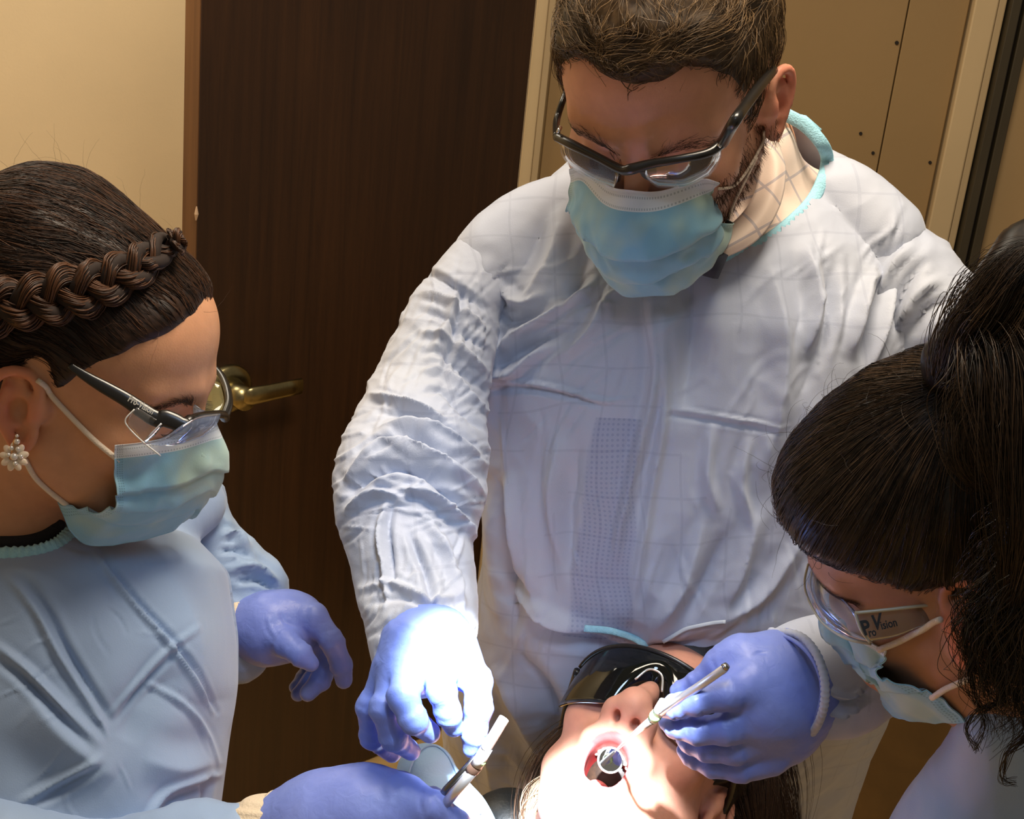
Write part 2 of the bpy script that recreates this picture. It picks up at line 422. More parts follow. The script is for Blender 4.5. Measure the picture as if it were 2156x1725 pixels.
mesh('worktop', *boxm((.28, 1.95, .80), (1.72, 2.52, .83), .004), M_brown, parent=cab, sm=False, world_in=True)
mesh('plinth', *boxm((.32, 2.0, 0), (1.68, 2.48, .06)), M_gap, parent=cab, sm=False, world_in=True)
for k in range(3):
    d = mesh('door', *boxm((.312+k*.462, 1.965, .075), (.312+k*.462+.455, 1.982, .785), .002), M_brown, parent=cab, sm=False, world_in=True)
    mesh('handle', *tube([(.40+k*.462, 1.94, .70), (.40+k*.462, 1.935, .62), (.40+k*.462, 1.94, .54)], .005, 8), M_brass, parent=d, world_in=True)

# the open dark door, edge towards us
a0 = np.array([-.24825766, 2.4327473, 0]); dd = nrm(np.array([-.10084976, 2.57302297, 0])-a0); dn = np.array([dd[1], -dd[0], 0])   # dn points to the lens side
pL = onplane(411, 700, a0, dn); sL = (pL-a0)@dd; pR = onplane(1104, 250, a0, dn); sR = (pR-a0)@dd
TH = .045
def slab(s0, s1, n0, n1, z0, z1, bev=0):
    c = np.zeros(3); R = np.array([[dd[0], -dn[0], 0], [dd[1], -dn[1], 0], [0, 0, 1]])
    v, f = boxm((s0, n0, z0), (s1, n1, z1), bev); return (v@R.T)+np.array([a0[0], a0[1], 0]), f
door = struct('door_1', slab(sL, sR, 0, TH, .012, 2.08, .0015), M_door)
struct('edge_band', slab(sL-.0015, sL+.0008, .001, TH-.001, .012, 2.08), M_edge, parent=door)
chip = onplane(411, 447, a0, dn)
vv, ff = tube([chip+dn*.004+[0, 0, .010], chip+dn*.004-[0, 0, .002], chip+dn*.003-[0, 0, .012]], [.001, .0035, .0012], 7)
struct('chip', (vv, ff), simple('bare_wood_chip', srgb(190, 160, 130), .8), parent=door)
# lever handle
hp = onplane(480, 818, a0, dn)
def disc(c, n, r, h, seg=40, prof=((1, 0), (1, .4), (.93, .8), (.6, 1.0), (.0, 1.0))):
    n = nrm(n); u = nrm(np.cross(n, [0, 0, 1.0])); w = np.cross(n, u); V = []; Fc = []
    for (pr, ph) in prof:
        for k in range(seg):
            t = 2*math.pi*k/seg; V.append(c+n*h*ph+(u*math.cos(t)+w*math.sin(t))*r*max(pr, 1e-4))
    for i in range(len(prof)-1):
        for k in range(seg): k2 = (k+1) % seg; Fc.append((i*seg+k, i*seg+k2, (i+1)*seg+k2, (i+1)*seg+k))
    return np.array(V), Fc
hd = struct('door_handle', disc(hp, dn, .043, .012), M_brass, parent=door, sm=True)
struct('neck', tube([hp+dn*.008, hp+dn*.03, hp+dn*.058], [.024, .020, .020], 20), M_brass, parent=hd, sm=True)
lv = [hp+dn*.054-dd*.004, hp+dn*.057+dd*.012, hp+dn*.057+dd*.04, hp+dn*.055+dd*.085, hp+dn*.054+dd*.110]
FLATK[0] = .38
lvV, lvF = tube([p+np.array([0, 0, .004]) for p in lv], [.013, .0165, .0155, .0150, .0145], 12, flat=dn)
struct('lever', (lvV, lvF), M_brass, parent=hd, sm=True)
# ------------------------------------------------------------------ heads
def rotm(a):
    y, p, r = a; cy, sy, cp, sp, cr, sr = math.cos(y), math.sin(y), math.cos(p), math.sin(p), math.cos(r), math.sin(r)
    return np.array([[cr, -sr, 0], [sr, cr, 0], [0, 0, 1]])@np.array([[1, 0, 0], [0, cp, -sp], [0, sp, cp]])@np.array([[cy, 0, sy], [0, 1, 0], [-sy, 0, cy]])
MX, MY, MYB = .0190, .0150, .0250
EK = [1.0, 0.0]
class Head:
    """head frame: x to the image right when facing us, y up the face, z out of the face; origin between the ears at eye height"""
    def __init__(s, ang, uvd, sc=1.0): s.R = rotm(ang); s.c = C(*uvd); s.s = sc
    def out(s, P): return s.c+(np.asarray(P)@s.R.T)*s.s
    def loc(s, P): return ((np.asarray(P)-s.c)@s.R)/s.s
    def at(s, u, v, axis, val):
        """point of the pixel's ray where head coordinate `axis` has the value"""
        o = s.loc(np.zeros(3)); d = s.loc(C(u, v, 1.0))-o; t = (val-o[axis])/d[axis]; return s.out(o+d*t)
EAR = [(.009, .004), (.012, .014), (.008, .025), (-.002, .031), (-.013, .028), (-.0195, .018), (-.0195, .004), (-.014, -.008), (-.008, -.018), (-.003, -.027), (.004, -.029), (.008, -.022), (.009, -.014)]
def ear_pt(sd, a, b, lift=0.0, flare=.40):
    a *= EK[0]; b *= EK[0]; ca, sa = math.cos(.17), math.sin(.17); a2 = a*ca+b*sa*-1.0; b2 = b*ca+a*sa
    x = .0765+max(0, .010-a)*flare+lift
    return np.array([sd*x, -.012+b2+EK[1], -.010+a2])
def ear_ops(S, sd):
    pts = [ear_pt(sd, a, b, .002) for a, b in EAR]; P = catmull(np.array(pts), 30)
    for i in range(len(P)-1): S.u(rcone(P[i], P[i+1], .0034, .0034), .003)
    # plate behind the rim
    for (a, b, r) in [(-.006, .012, .011), (-.008, .018, .010), (-.004, .0, .010), (-.003, -.012, .008), (.0, -.022, .0065), (-.010, .008, .009)]:
        c = ear_pt(sd, a, b, -.005); S.u(ell(c, (.0045, r, r*.9)), .004)
    S.u(rcone(ear_pt(sd, .006, .0, -.004), ear_pt(sd, -.006, .0, -.006), .012, .010), .006)
    AH = [(-.004, .022), (-.011, .014), (-.0125, .004), (-.008, -.006), (-.002, -.013)]
    P = catmull(np.array([ear_pt(sd, a, b, -.0005) for a, b in AH]), 14)
    for i in range(len(P)-1): S.u(rcone(P[i], P[i+1], .0026, .0026), .003)
    S.s(ell(ear_pt(sd, -.002, .0, .0015), (.0065, .0095, .0072)), .004)
    S.s(ell(ear_pt(sd, -.006, .021, .001), (.003, .0035, .005)), .003)
    S.u(sph(ear_pt(sd, .008, -.003, -.001), .0042), .003)
def head_ops(S, fem=False, mouth=False, ears=(1, -1), brow=1.0, nz=0.0, nk_=1.0):
    S.u(ell((0, .035, -.015), (.078, .090, .100)), .01)
    S.u(ell((0, -.030, .028), (.059, .078, .061)), .03)
    S.u(ell((0, .045, .040), (.062, .052, .050)), .02)
    dy = -.018 if mouth else 0.0; dz = -.012 if mouth else 0
    if mouth: S.u(ell((0, -.116, .052), (.030, .018, .022)), .02); S.u(ell((0, -.088, .050), (.042, .034, .026)), .02)
    for sd in (1, -1):
        S.u(ell((sd*.043, -.026, .056), (.022, .020, .022)), .022)
        S.u(rcone((sd*.056, -.050, .002), (sd*.024, -.098+dy, .060+dz), .017, .015), .03)
        S.u(rcone((sd*.013, .020, .086), (sd*.046, .021, .068), .0085*brow, .007*brow), .016)
        S.s(ell((sd*.032, -.003, .100), (.018, .013, .016)), .016)
        S.u(sph((sd*.0315, -.002, .0745), .0138), .004)
        S.u(rcone((sd*.019, -.008, .083), (sd*.044, -.007, .076), .0035, .003), .004)
    S.u(sph((0, -.100+dy, .066+dz), .020), .025)
    k = .92 if fem else 1.0
    S.u(rcone((0, .012, .087), (0, -.036, .108+nz), .0075*k*nk_, .0098*k*nk_), .012)
    S.u(sph((0, -.042, .109+nz), .0118*k*nk_), .010)
    for sd in (1, -1): S.u(ell((sd*.0128*k*nk_, -.0465, .099+nz), (.0078*nk_, .0080*nk_, .0105*nk_)), .007)
    S.u(rcone((0, -.052, .108+nz), (0, -.056, .094+nz*.5), .0042*nk_, .0045), .006)
    for sd in (1, -1): S.s(ell((sd*.0070*k*nk_, -.0550*(1+.02*(nk_-1)), .1015+nz), (.0038*nk_, .0072*nk_**1.5, .0066*nk_)), .0025)
    if mouth:
        S.u(ell((0, -.066, .083), (.032, .016, .018)), .02)
        def rp(t):
            c, q = math.cos(t), math.sin(t); x = MX*math.copysign(abs(c)**.75, c); y = (MY if q > 0 else MYB)*math.copysign(abs(q)**.85, q)
            return (x, -.0830+y, .0925-.9*x*x/.03-.05*abs(y)-(.016 if q < 0 else 0)*abs(q))
        ring = [rp(t) for t in np.linspace(0, 2*math.pi, 33)]
        for i in range(32): m = max(0, -(ring[i][1]+.0830)/MYB); S.u(rcone(ring[i], ring[i+1], .0040+.0014*m, .0040), .006)
        S.s(ell((0, -.0830, .078), (MX-.0016, MY-.0014, .036)), .003); S.s(ell((0, -.0880, .070), (MX-.0016, MYB-.0072, .036)), .003)
    else:
        S.u(ell((0, -.070, .080), (.028, .018, .018)), .02)
        S.u(rcone((-.018, -.070, .090), (.018, -.070, .090), .004, .004), .006)
        S.u(rcone((-.015, -.078, .089), (.015, -.078, .089), .005, .005), .006)
    for sd in ears: ear_ops(S, sd)
def smooth01(x): x = np.clip(x, 0, 1); return x*x*(3-2*x)
def yline(phi, pts):
    return np.interp(np.abs(phi), [p[0] for p in pts], [p[1] for p in pts])
def skull(P):
    f = ell((0, .035, -.015), (.078, .090, .100))[0](P)
    f = smin(f, ell((0, .045, .040), (.062, .052, .050))[0](P), .02)
    f = smin(f, ell((0, -.030, .028), (.059, .078, .061))[0](P), .03); return f
def build_hair_cap(H, line, thick, res=.0025, extra=None, asym=None, lumps=.0025, lscale=60):
    """hair volume over the skull above a hairline given as height by azimuth (degrees from the face)"""
    lo = np.array([-.115, -.13, -.15]); hi = np.array([.115, .165, .125]); n = ((hi-lo)/res).astype(int)
    ax = [lo[i]+np.arange(n[i])*res for i in range(3)]; P = np.stack(np.meshgrid(*ax, indexing='ij'), -1)
    phi = np.degrees(np.arctan2(P[..., 0], P[..., 2]-.0)); yl = yline(phi, line)
    if asym is not None: yl = yl+asym(phi)
    g = P[..., 1]-yl
    th = -.006+smooth01((g+.004)/.030)*(thick(P)+.006)
    th = th+lumps*fbm(P*lscale, 2)*smooth01(g/.02)
    f = (skull(P)-th).astype(np.float32)
    if extra is not None: f = extra(P, f)
    V, Q = nets(f, lo, res, relax=2); return V, Q
def comb(tree, roots, rn, target, n, length, lift, jit, curl=0.0, rise=None):
    """march hairs over a surface: roots (k,3); target(p) -> direction; returns (k, n, 3)"""
    out = []; step = length/(n-1) if np.isscalar(length) else None
    for i in range(len(roots)):
        p = roots[i].copy(); st = (length if np.isscalar(length) else length[i])/(n-1); pts = [p.copy()]
        j = RNG.normal(size=3)*jit; off0 = RNG.uniform(0, 1)*lift
        for k in range(1, n):
            d = target(p)+j; r = tree.find_nearest(Vector(p)); nn = np.array(r[1]); c = np.array(r[0])
            d = d-nn*(d@nn); d /= np.linalg.norm(d)+1e-9
            h = off0*math.sin(math.pi*min(1, .15+k/(n-1)*.85))+(rise*(k/(n-1))**1.5*(.4+.6*((i*37) % 11)/10) if rise else 0)
            if curl: d = d+curl*np.array([math.sin(k*1.3+i), math.cos(k*1.1+i*2), 0]); d /= np.linalg.norm(d)
            q = p+d*st; r = tree.find_nearest(Vector(q)); c = np.array(r[0]); nn = np.array(r[1]); p = c; pts.append(c+nn*(h+.0004))
        out.append(pts)
    return np.array(out)
def hair_mat(name, dark, light, rough=.38, scale=1.0, freq=240):
    m, nt, b = newmat(name); L = nt.links.new
    a = N_(nt, 'ShaderNodeVertexColor', layer_name='Col'); sep = N_(nt, 'ShaderNodeSeparateColor'); L(a.outputs[0], sep.inputs[0])
    tc = N_(nt, 'ShaderNodeTexCoord'); n = N_(nt, 'ShaderNodeTexNoise', i_Scale=freq, i_Detail=3.0); L(tc.outputs['Object'], n.inputs['Vector'])
    mu = N_(nt, 'ShaderNodeMath', operation='MULTIPLY_ADD'); L(n.outputs[0], mu.inputs[0]); mu.inputs[1].default_value = .35; L(sep.outputs[0], mu.inputs[2])
    r = N_(nt, 'ShaderNodeValToRGB'); e = r.color_ramp.elements; e[0].position = .15; e[0].color = rgb(dark); e[1].position = 1.0; e[1].color = rgb(light); L(mu.outputs[0], r.inputs[0])
    L(r.outputs[0], b.inputs['Base Color']); b.inputs['Roughness'].default_value = rough; b.inputs['Specular IOR Level'].default_value = .35
    return m
def skin_mat(name, sss=.12, rough=.5):
    m = simple(name, (.6, .35, .25), rough, vcol=True, noise=.04, nscale=130, bump=.10, bscale=700, spec=.35, sss=sss)
    return m
M_skin = skin_mat('skin')
def body_mesh(parent, H, S, colfn, name='body', res=None, relax=2, mat=None):
    f = S.field(); V, Q = nets(f, S.lo, S.res, relax)
    N = normals(V, Q); col = colfn(V, N)
    VC = H.out(V); o = mesh(name, VC, Q, mat or M_skin, parent=parent, col=col); return VC, Q, o
def skincol(base, lipc=(.45, .09, .08), ear=None, stub=None, mouth=False, blush=None):
    base = np.array(base)
    def fn(V, N):
        c = np.tile(base, (len(V), 1)); c *= (1+.06*fbm(V*70, 2))[:, None]
        e = smooth01((np.abs(V[:, 0])-.079)/.006)*(V[:, 1] > -.06)*(V[:, 1] < .05)
        if ear is not None: c = c*(1-e[:, None])+np.array(ear)*e[:, None]
        if blush is not None:
            for sd in (1, -1):
                w = np.exp(-(((V-np.array([sd*.045, -.04, .06]))/.022)**2).sum(1)); c = c*(1-.35*w[:, None])+np.array(blush)*.35*w[:, None]
            w = np.exp(-(((V-np.array([0, -.045, .11]))/.013)**2).sum(1)); c = c*(1-.35*w[:, None])+np.array(blush)*.35*w[:, None]
        if stub is not None:
            w = smooth01((-.035-V[:, 1]+.02*(np.abs(V[:, 0]) > .05))/.03)*(V[:, 2] > -.02)*.55; c = c*(1-w[:, None])+np.array(stub)*w[:, None]
        if mouth:
            q = np.sqrt((V[:, 0]/(MX+.0030))**2+((V[:, 1]+.0830)/np.where(V[:, 1] > -.083, MY+.0028, MYB+.003))**2); fr = V[:, 2] > .05
            lip = fr*smooth01((1.04-q)/.10); c = c*(1-lip[:, None])+np.array(lipc)*lip[:, None]
            ins = fr*smooth01((.86-q)/.08)*smooth01((.086-V[:, 2])/.010); c = c*(1-ins[:, None])+np.array([.22, .016, .016])*ins[:, None]
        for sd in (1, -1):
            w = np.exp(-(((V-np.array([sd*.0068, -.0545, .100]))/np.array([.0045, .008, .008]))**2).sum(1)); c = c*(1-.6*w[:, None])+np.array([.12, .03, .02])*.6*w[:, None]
        return c
    return fn
def brow_strands(H, tree, pts, n, length, r, w=.0028, dirx=None):
    P = []
    path = catmull(np.array(pts, float), 60)
    for i in range(n):
        t = RNG.uniform(0, 1); k = int(t*58); p = path[k]+RNG.normal(size=3)*w; tan = nrm(path[k+1]-path[k]); d = nrm(tan+np.array([0, .35*(1-t), .1])+RNG.normal(size=3)*.12)
        q = []
        for j in range(5):
            x = H.out(p+d*length*j/4); h = tree.find_nearest(Vector(x)); q.append(np.array(h[0])+np.array(h[1])*(.0006+.0006*math.sin(j*.8)))
        P.append(q)
    return strands(np.array(P), r)

# ------------------------------------------------------------------ surgical mask
def mask_mat(name):
    m, nt, b = newmat(name); L = nt.links.new
    uvn = N_(nt, 'ShaderNodeUVMap', uv_map='UVMap'); sep = N_(nt, 'ShaderNodeSeparateXYZ'); L(uvn.outputs[0], sep.inputs[0])
    tc = N_(nt, 'ShaderNodeTexCoord'); n = N_(nt, 'ShaderNodeTexNoise', i_Scale=22.0, i_Detail=2.0); L(tc.outputs['Object'], n.inputs['Vector'])
    r = N_(nt, 'ShaderNodeValToRGB'); e = r.color_ramp.elements; e[0].position = .42; e[0].color = rgb(srgb(130, 182, 206)); e[1].position = .64; e[1].color = rgb(srgb(170, 197, 186)); L(n.outputs[0], r.inputs[0])
    def math_(op, a, bb=None, c=None):
        x = N_(nt, 'ShaderNodeMath', operation=op)
        for i, q in enumerate((a, bb, c)):
            if q is None: continue
            if isinstance(q, (int, float)): x.inputs[i].default_value = q
            else: L(q, x.inputs[i])
        return x.outputs[0]
    top = math_('LESS_THAN', sep.outputs[1], .105)
    mx = N_(nt, 'ShaderNodeMix', data_type='RGBA'); L(top, mx.inputs[0]); L(r.outputs[0], mx.inputs[6]); mx.inputs[7].default_value = rgb(srgb(214, 222, 226))
    def dots(coord, across, pos, half, f):
        inb = math_('LESS_THAN', math_('ABSOLUTE', math_('SUBTRACT', across, pos)), half)
        return math_('MULTIPLY', inb, math_('LESS_THAN', math_('FRACT', math_('MULTIPLY', coord, f)), .5))
    dd_ = dots(sep.outputs[0], sep.outputs[1], .035, .006, 75)
    for p in (.092,): dd_ = math_('MAXIMUM', dd_, dots(sep.outputs[0], sep.outputs[1], p, .006, 75))
    for p in (.018, .032, .046, .968, .982, .954): dd_ = math_('MAXIMUM', dd_, dots(sep.outputs[1], sep.outputs[0], p, .0035, 55))
    m2 = N_(nt, 'ShaderNodeMix', data_type='RGBA'); m2.blend_type = 'MULTIPLY'; L(math_('MULTIPLY', dd_, .62), m2.inputs[0]); L(mx.outputs[2], m2.inputs[6]); m2.inputs[7].default_value = (.35, .42, .45, 1)
    L(m2.outputs[2], b.inputs['Base Color']); b.inputs['Roughness'].default_value = .75; b.inputs['Sheen Weight'].default_value = .2
    n3 = N_(nt, 'ShaderNodeTexNoise', i_Scale=900.0, i_Detail=2.0); L(tc.outputs['Object'], n3.inputs['Vector'])
    bp = N_(nt, 'ShaderNodeBump', i_Strength=.15, i_Distance=.0008); L(n3.outputs[0], bp.inputs['Height']); L(bp.outputs[0], b.inputs['Normal'])
    return m
M_mask = mask_mat('surgical_mask_cloth')
M_elastic = simple('elastic_cord', srgb(226, 210, 190), .8, bump=.4, bscale=900)
MROW = [
 [(.063, -.016, .040), (.044, -.018, .080), (.020, -.012, .104), (0, -.006, .113)],
 [(.067, -.040, .042), (.050, -.044, .088), (.024, -.040, .120), (0, -.036, .133)],
 [(.067, -.064, .036), (.050, -.071, .084), (.026, -.074, .116), (0, -.074, .129)],
 [(.065, -.088, .028), (.048, -.099, .066), (.026, -.108, .098), (0, -.112, .108)],
 [(.061, -.102, .018), (.042, -.120, .044), (.020, -.130, .070), (0, -.133, .078)]]
def build_mask(parent, H, move={}, shift=(0, 0, 0), rows=MROW, crumple=.0012, seed=0, n=(72, 56), pleat=.0026, bump=(), tree=None):
    G = np.zeros((5, 7, 3))
    for r in range(5):
        for c in range(4):
            x, y, z = rows[r][c]; G[r, c] = (-x, y, z); G[r, 6-c] = (x, y, z)
    G = H.out(G+np.array(shift))
    for (r, c), t in move.items():
        d = -G[r, c][2]+(t[2] if len(t) > 2 else 0); G[r, c] = C(t[0], t[1], d)
    A = np.stack([catmull(G[r], n[0]) for r in range(5)], 0)
    B = np.stack([catmull(A[:, i], n[1]) for i in range(n[0])], 1)           # (rows, cols, 3)
    V = B.reshape(-1, 3); s, t = np.meshgrid(np.linspace(0, 1, n[0]), np.linspace(0, 1, n[1])); uv = np.stack([s.ravel(), t.ravel()], 1)
    i, j = np.meshgrid(np.arange(n[1]-1), np.arange(n[0]-1), indexing='ij'); a = (i*n[0]+j).ravel()
    Q = np.stack([a, a+n[0], a+n[0]+1, a+1], 1); N = normals(V, Q)
    if tree is not None:
        V = V.copy(); L_ = np.linalg.norm(V, axis=1)
        need = np.zeros(len(V))
        for k in range(len(V)):
            r = tree.ray_cast(Vector((0, 0, 0)), Vector(V[k]/L_[k]))
            if r[0] is not None: need[k] = max(0.0, L_[k]-(r[3]-.0035))
        nd = need.reshape(n[1], n[0]); nd = np.minimum(nd, .06)
        for _ in range(10):
            p = np.pad(nd, 1, mode='edge'); av = (p[:-2, 1:-1]+p[2:, 1:-1]+p[1:-1, :-2]+p[1:-1, 2:]+4*nd)/8; nd = np.maximum(nd, av)
        V = V*(1-nd.ravel()/L_)[:, None]; N = normals(V, Q)
    fwd = H.R[:, 2]
    if (N@fwd).mean() < 0: Q = Q[:, ::-1].copy(); N = -N
    D = np.zeros(len(V))
    for k, tp in enumerate((.36, .54, .72)):
        x = (uv[:, 1]-tp-.03*np.sin(uv[:, 0]*6+k+seed)*np.abs(uv[:, 0]-.5)*2)/.05
        D += pleat*np.where(x < 0, np.exp(-x*x/3), -0.55*np.exp(-(x/.7)**2))
    loc = H.loc(V)
    D += crumple*ridged(loc*32+seed*3.1, 2)*np.clip((uv[:, 1]-.1)*4, 0, 1)
    D += .0008*np.sin(uv[:, 1]*40+seed)*np.exp(-np.minimum(uv[:, 0], 1-uv[:, 0])/.05)
    V = V+N*D[:, None]
    for pts, w, h in bump: V = folds(V, Q, [(pts, w, h)])
    th = .0009; N = normals(V, Q); nv = len(V); V2 = np.vstack([V, V-N*th])
    # rim
    nc, nr_ = n; idx = list(range(nc))+[r*nc+nc-1 for r in range(1, nr_)]+[(nr_-1)*nc+c for c in range(nc-2, -1, -1)]+[r*nc for r in range(nr_-2, 0, -1)]
    idx = np.array(idx); nx = np.roll(idx, -1); rim = np.stack([idx, idx+nv, nx+nv, nx], 1)
    Q2 = np.vstack([Q, (Q+nv)[:, ::-1], rim])
    o = mesh('face_mask', V2, Q2, M_mask, parent=parent, uv=np.vstack([uv, uv])); return o, V.reshape(n[1], n[0], 3), (V, Q)

# ------------------------------------------------------------------ gloves
GL = {}
def glove_mat(name, base, light):
    m, nt, b = newmat(name); L = nt.links.new
    b.inputs['Base Color'].default_value = rgb(base); b.inputs['Roughness'].default_value = .42; b.inputs['Specular IOR Level'].default_value = .45
    tc = N_(nt, 'ShaderNodeTexCoord'); n = N_(nt, 'ShaderNodeTexNoise', i_Scale=35.0, i_Detail=3.0); L(tc.outputs['Object'], n.inputs['Vector'])
    r = N_(nt, 'ShaderNodeValToRGB'); e = r.color_ramp.elements; e[0].position = .3; e[0].color = rgb(base); e[1].position = .7; e[1].color = rgb(light); L(n.outputs[0], r.inputs[0]); L(r.outputs[0], b.inputs['Base Color'])
    n2 = N_(nt, 'ShaderNodeTexNoise', i_Scale=140.0, i_Detail=4.0, i_Distortion=1.2); L(tc.outputs['Object'], n2.inputs['Vector'])
    bp = N_(nt, 'ShaderNodeBump', i_Strength=.35, i_Distance=.0012); L(n2.outputs[0], bp.inputs['Height']); L(bp.outputs[0], b.inputs['Normal'])
    b.inputs['Subsurface Weight'].default_value = .08; b.inputs['Subsurface Radius'].default_value = (.002, .003, .006); b.inputs['Subsurface Scale'].default_value = 1
    return m
M_glove = glove_mat('nitrile_glove_periwinkle', srgb(116, 132, 204), srgb(128, 144, 212))
M_glove2 = glove_mat('nitrile_glove_blue', srgb(112, 136, 222), srgb(126, 150, 232))
def pr(u, v, d, r): """pixel, depth, radius in pixels -> centre + radius in metres"""; p = C(u, v, d); return np.array([p[0], p[1], p[2], r*d/F])
def glove(parent, palm, fingers, mat, res=.0016, wr=.00045, creases=(), cut=None, flat=None, kp=.010, name='glove'):
    """palm: list of chains; fingers: lists of (u,v,d,r); each finger blends into the palm only, so fingers stay apart"""
    S = Sdf(res)
    for ch in palm: S.chain([pr(*p) for p in ch], k=.02)
    for ch in fingers: S.chain([pr(*p) for p in ch], k=.004)
    allop = S.ops; S.field(); lo, n = S.lo, S.n; P = None
    S2 = Sdf(res)
    for ch in palm: S2.chain([pr(*p) for p in ch], k=.02)
    def fld(ops):
        T = Sdf(res); T.ops = ops; f = np.full(n, .5, np.float32)
        for op, (fn, a, b), k in ops:
            m = .03
            i0 = np.clip(((a-m-lo)/res).astype(int), 0, n-1); i1 = np.clip(((b+m-lo)/res).astype(int)+2, 1, n); sl = tuple(slice(i0[i], i1[i]) for i in range(3))
            G = np.stack(np.meshgrid(*[S.ax[i][sl[i]] for i in range(3)], indexing='ij'), -1); f[sl] = smin(f[sl], fn(G).astype(np.float32), k)
        return f
    f = Pm = fld(S2.ops)
    for ch in fingers:
        T = Sdf(res); T.chain([pr(*p) for p in ch], k=.005); Fi = smin(Pm, fld(T.ops), kp); f = smin(f, Fi, .0015)
    if cut is not None: f = cut(np.stack(np.meshgrid(*S.ax, indexing='ij'), -1), f)
    V, Q = nets(f, lo, res, 2); N = normals(V, Q)
    # rings of fine wrinkles along the fingers
    D = wr*ridged(V*np.array([55, 55, 55]), 2)
    for ch in fingers:
        c = np.array([pr(*p) for p in ch])
        for i in range(len(c)-1):
            ab = c[i+1][:3]-c[i][:3]; L = np.linalg.norm(ab); t = ((V-c[i][:3])@ab)/L**2; d = np.linalg.norm(V-c[i][:3]-np.clip(t, 0, 1)[:, None]*ab, axis=1)
            m = (d < c[i][3]*1.25); w = np.exp(-((t-(1.0 if i < len(c)-2 else .25))/.3)**2); D += np.where(m, wr*.8*w*np.sin(t*L/.0016+3*noise3(V*120)), 0)
    V = V+N*D[:, None]
    if creases: V = folds(V, Q, creases)
    o = mesh(name, V, Q, mat, parent=parent); return o, V, Q
# ------------------------------------------------------------------ gowns
def loft(rows, ex=2.3):
    """draped trunk through rows (v, u_left, u_right, depth, half depth)"""
    r = np.array(rows, float); c = np.array([C((a[1]+a[2])/2, a[0], a[3]) for a in r]); w = (r[:, 2]-r[:, 1])/2*r[:, 3]/F; h = r[:, 4]
    A = nrm(c[-1]-c[0]); y = c@A; X = nrm(np.array([1.0, 0, 0])-A*A[0]); Z = np.cross(X, A)
    def fn(P):
        py = P@A; cx = np.interp(py, y, c@X); cz = np.interp(py, y, c@Z); W = np.interp(py, y, w); Hh = np.interp(py, y, h)
        q = (np.abs((P@X-cx)/W)**ex+np.abs((P@Z-cz)/Hh)**ex)**(1/ex); d = (q-1)*np.minimum(W, Hh)
        return np.maximum(d, np.maximum(y[0]-py, py-y[-1]))
    lo = np.min(c-np.maximum(w, h)[:, None]*1.05, 0); hi = np.max(c+np.maximum(w, h)[:, None]*1.05, 0); return fn, lo, hi
def sleeve(S, pts, k=.02, n=None, first=None):
    k = min(k, .005)
    P = catmull(np.array([pr(*p) for p in pts]), n or len(pts)*3)
    S.chain(P, k=k, first=first)
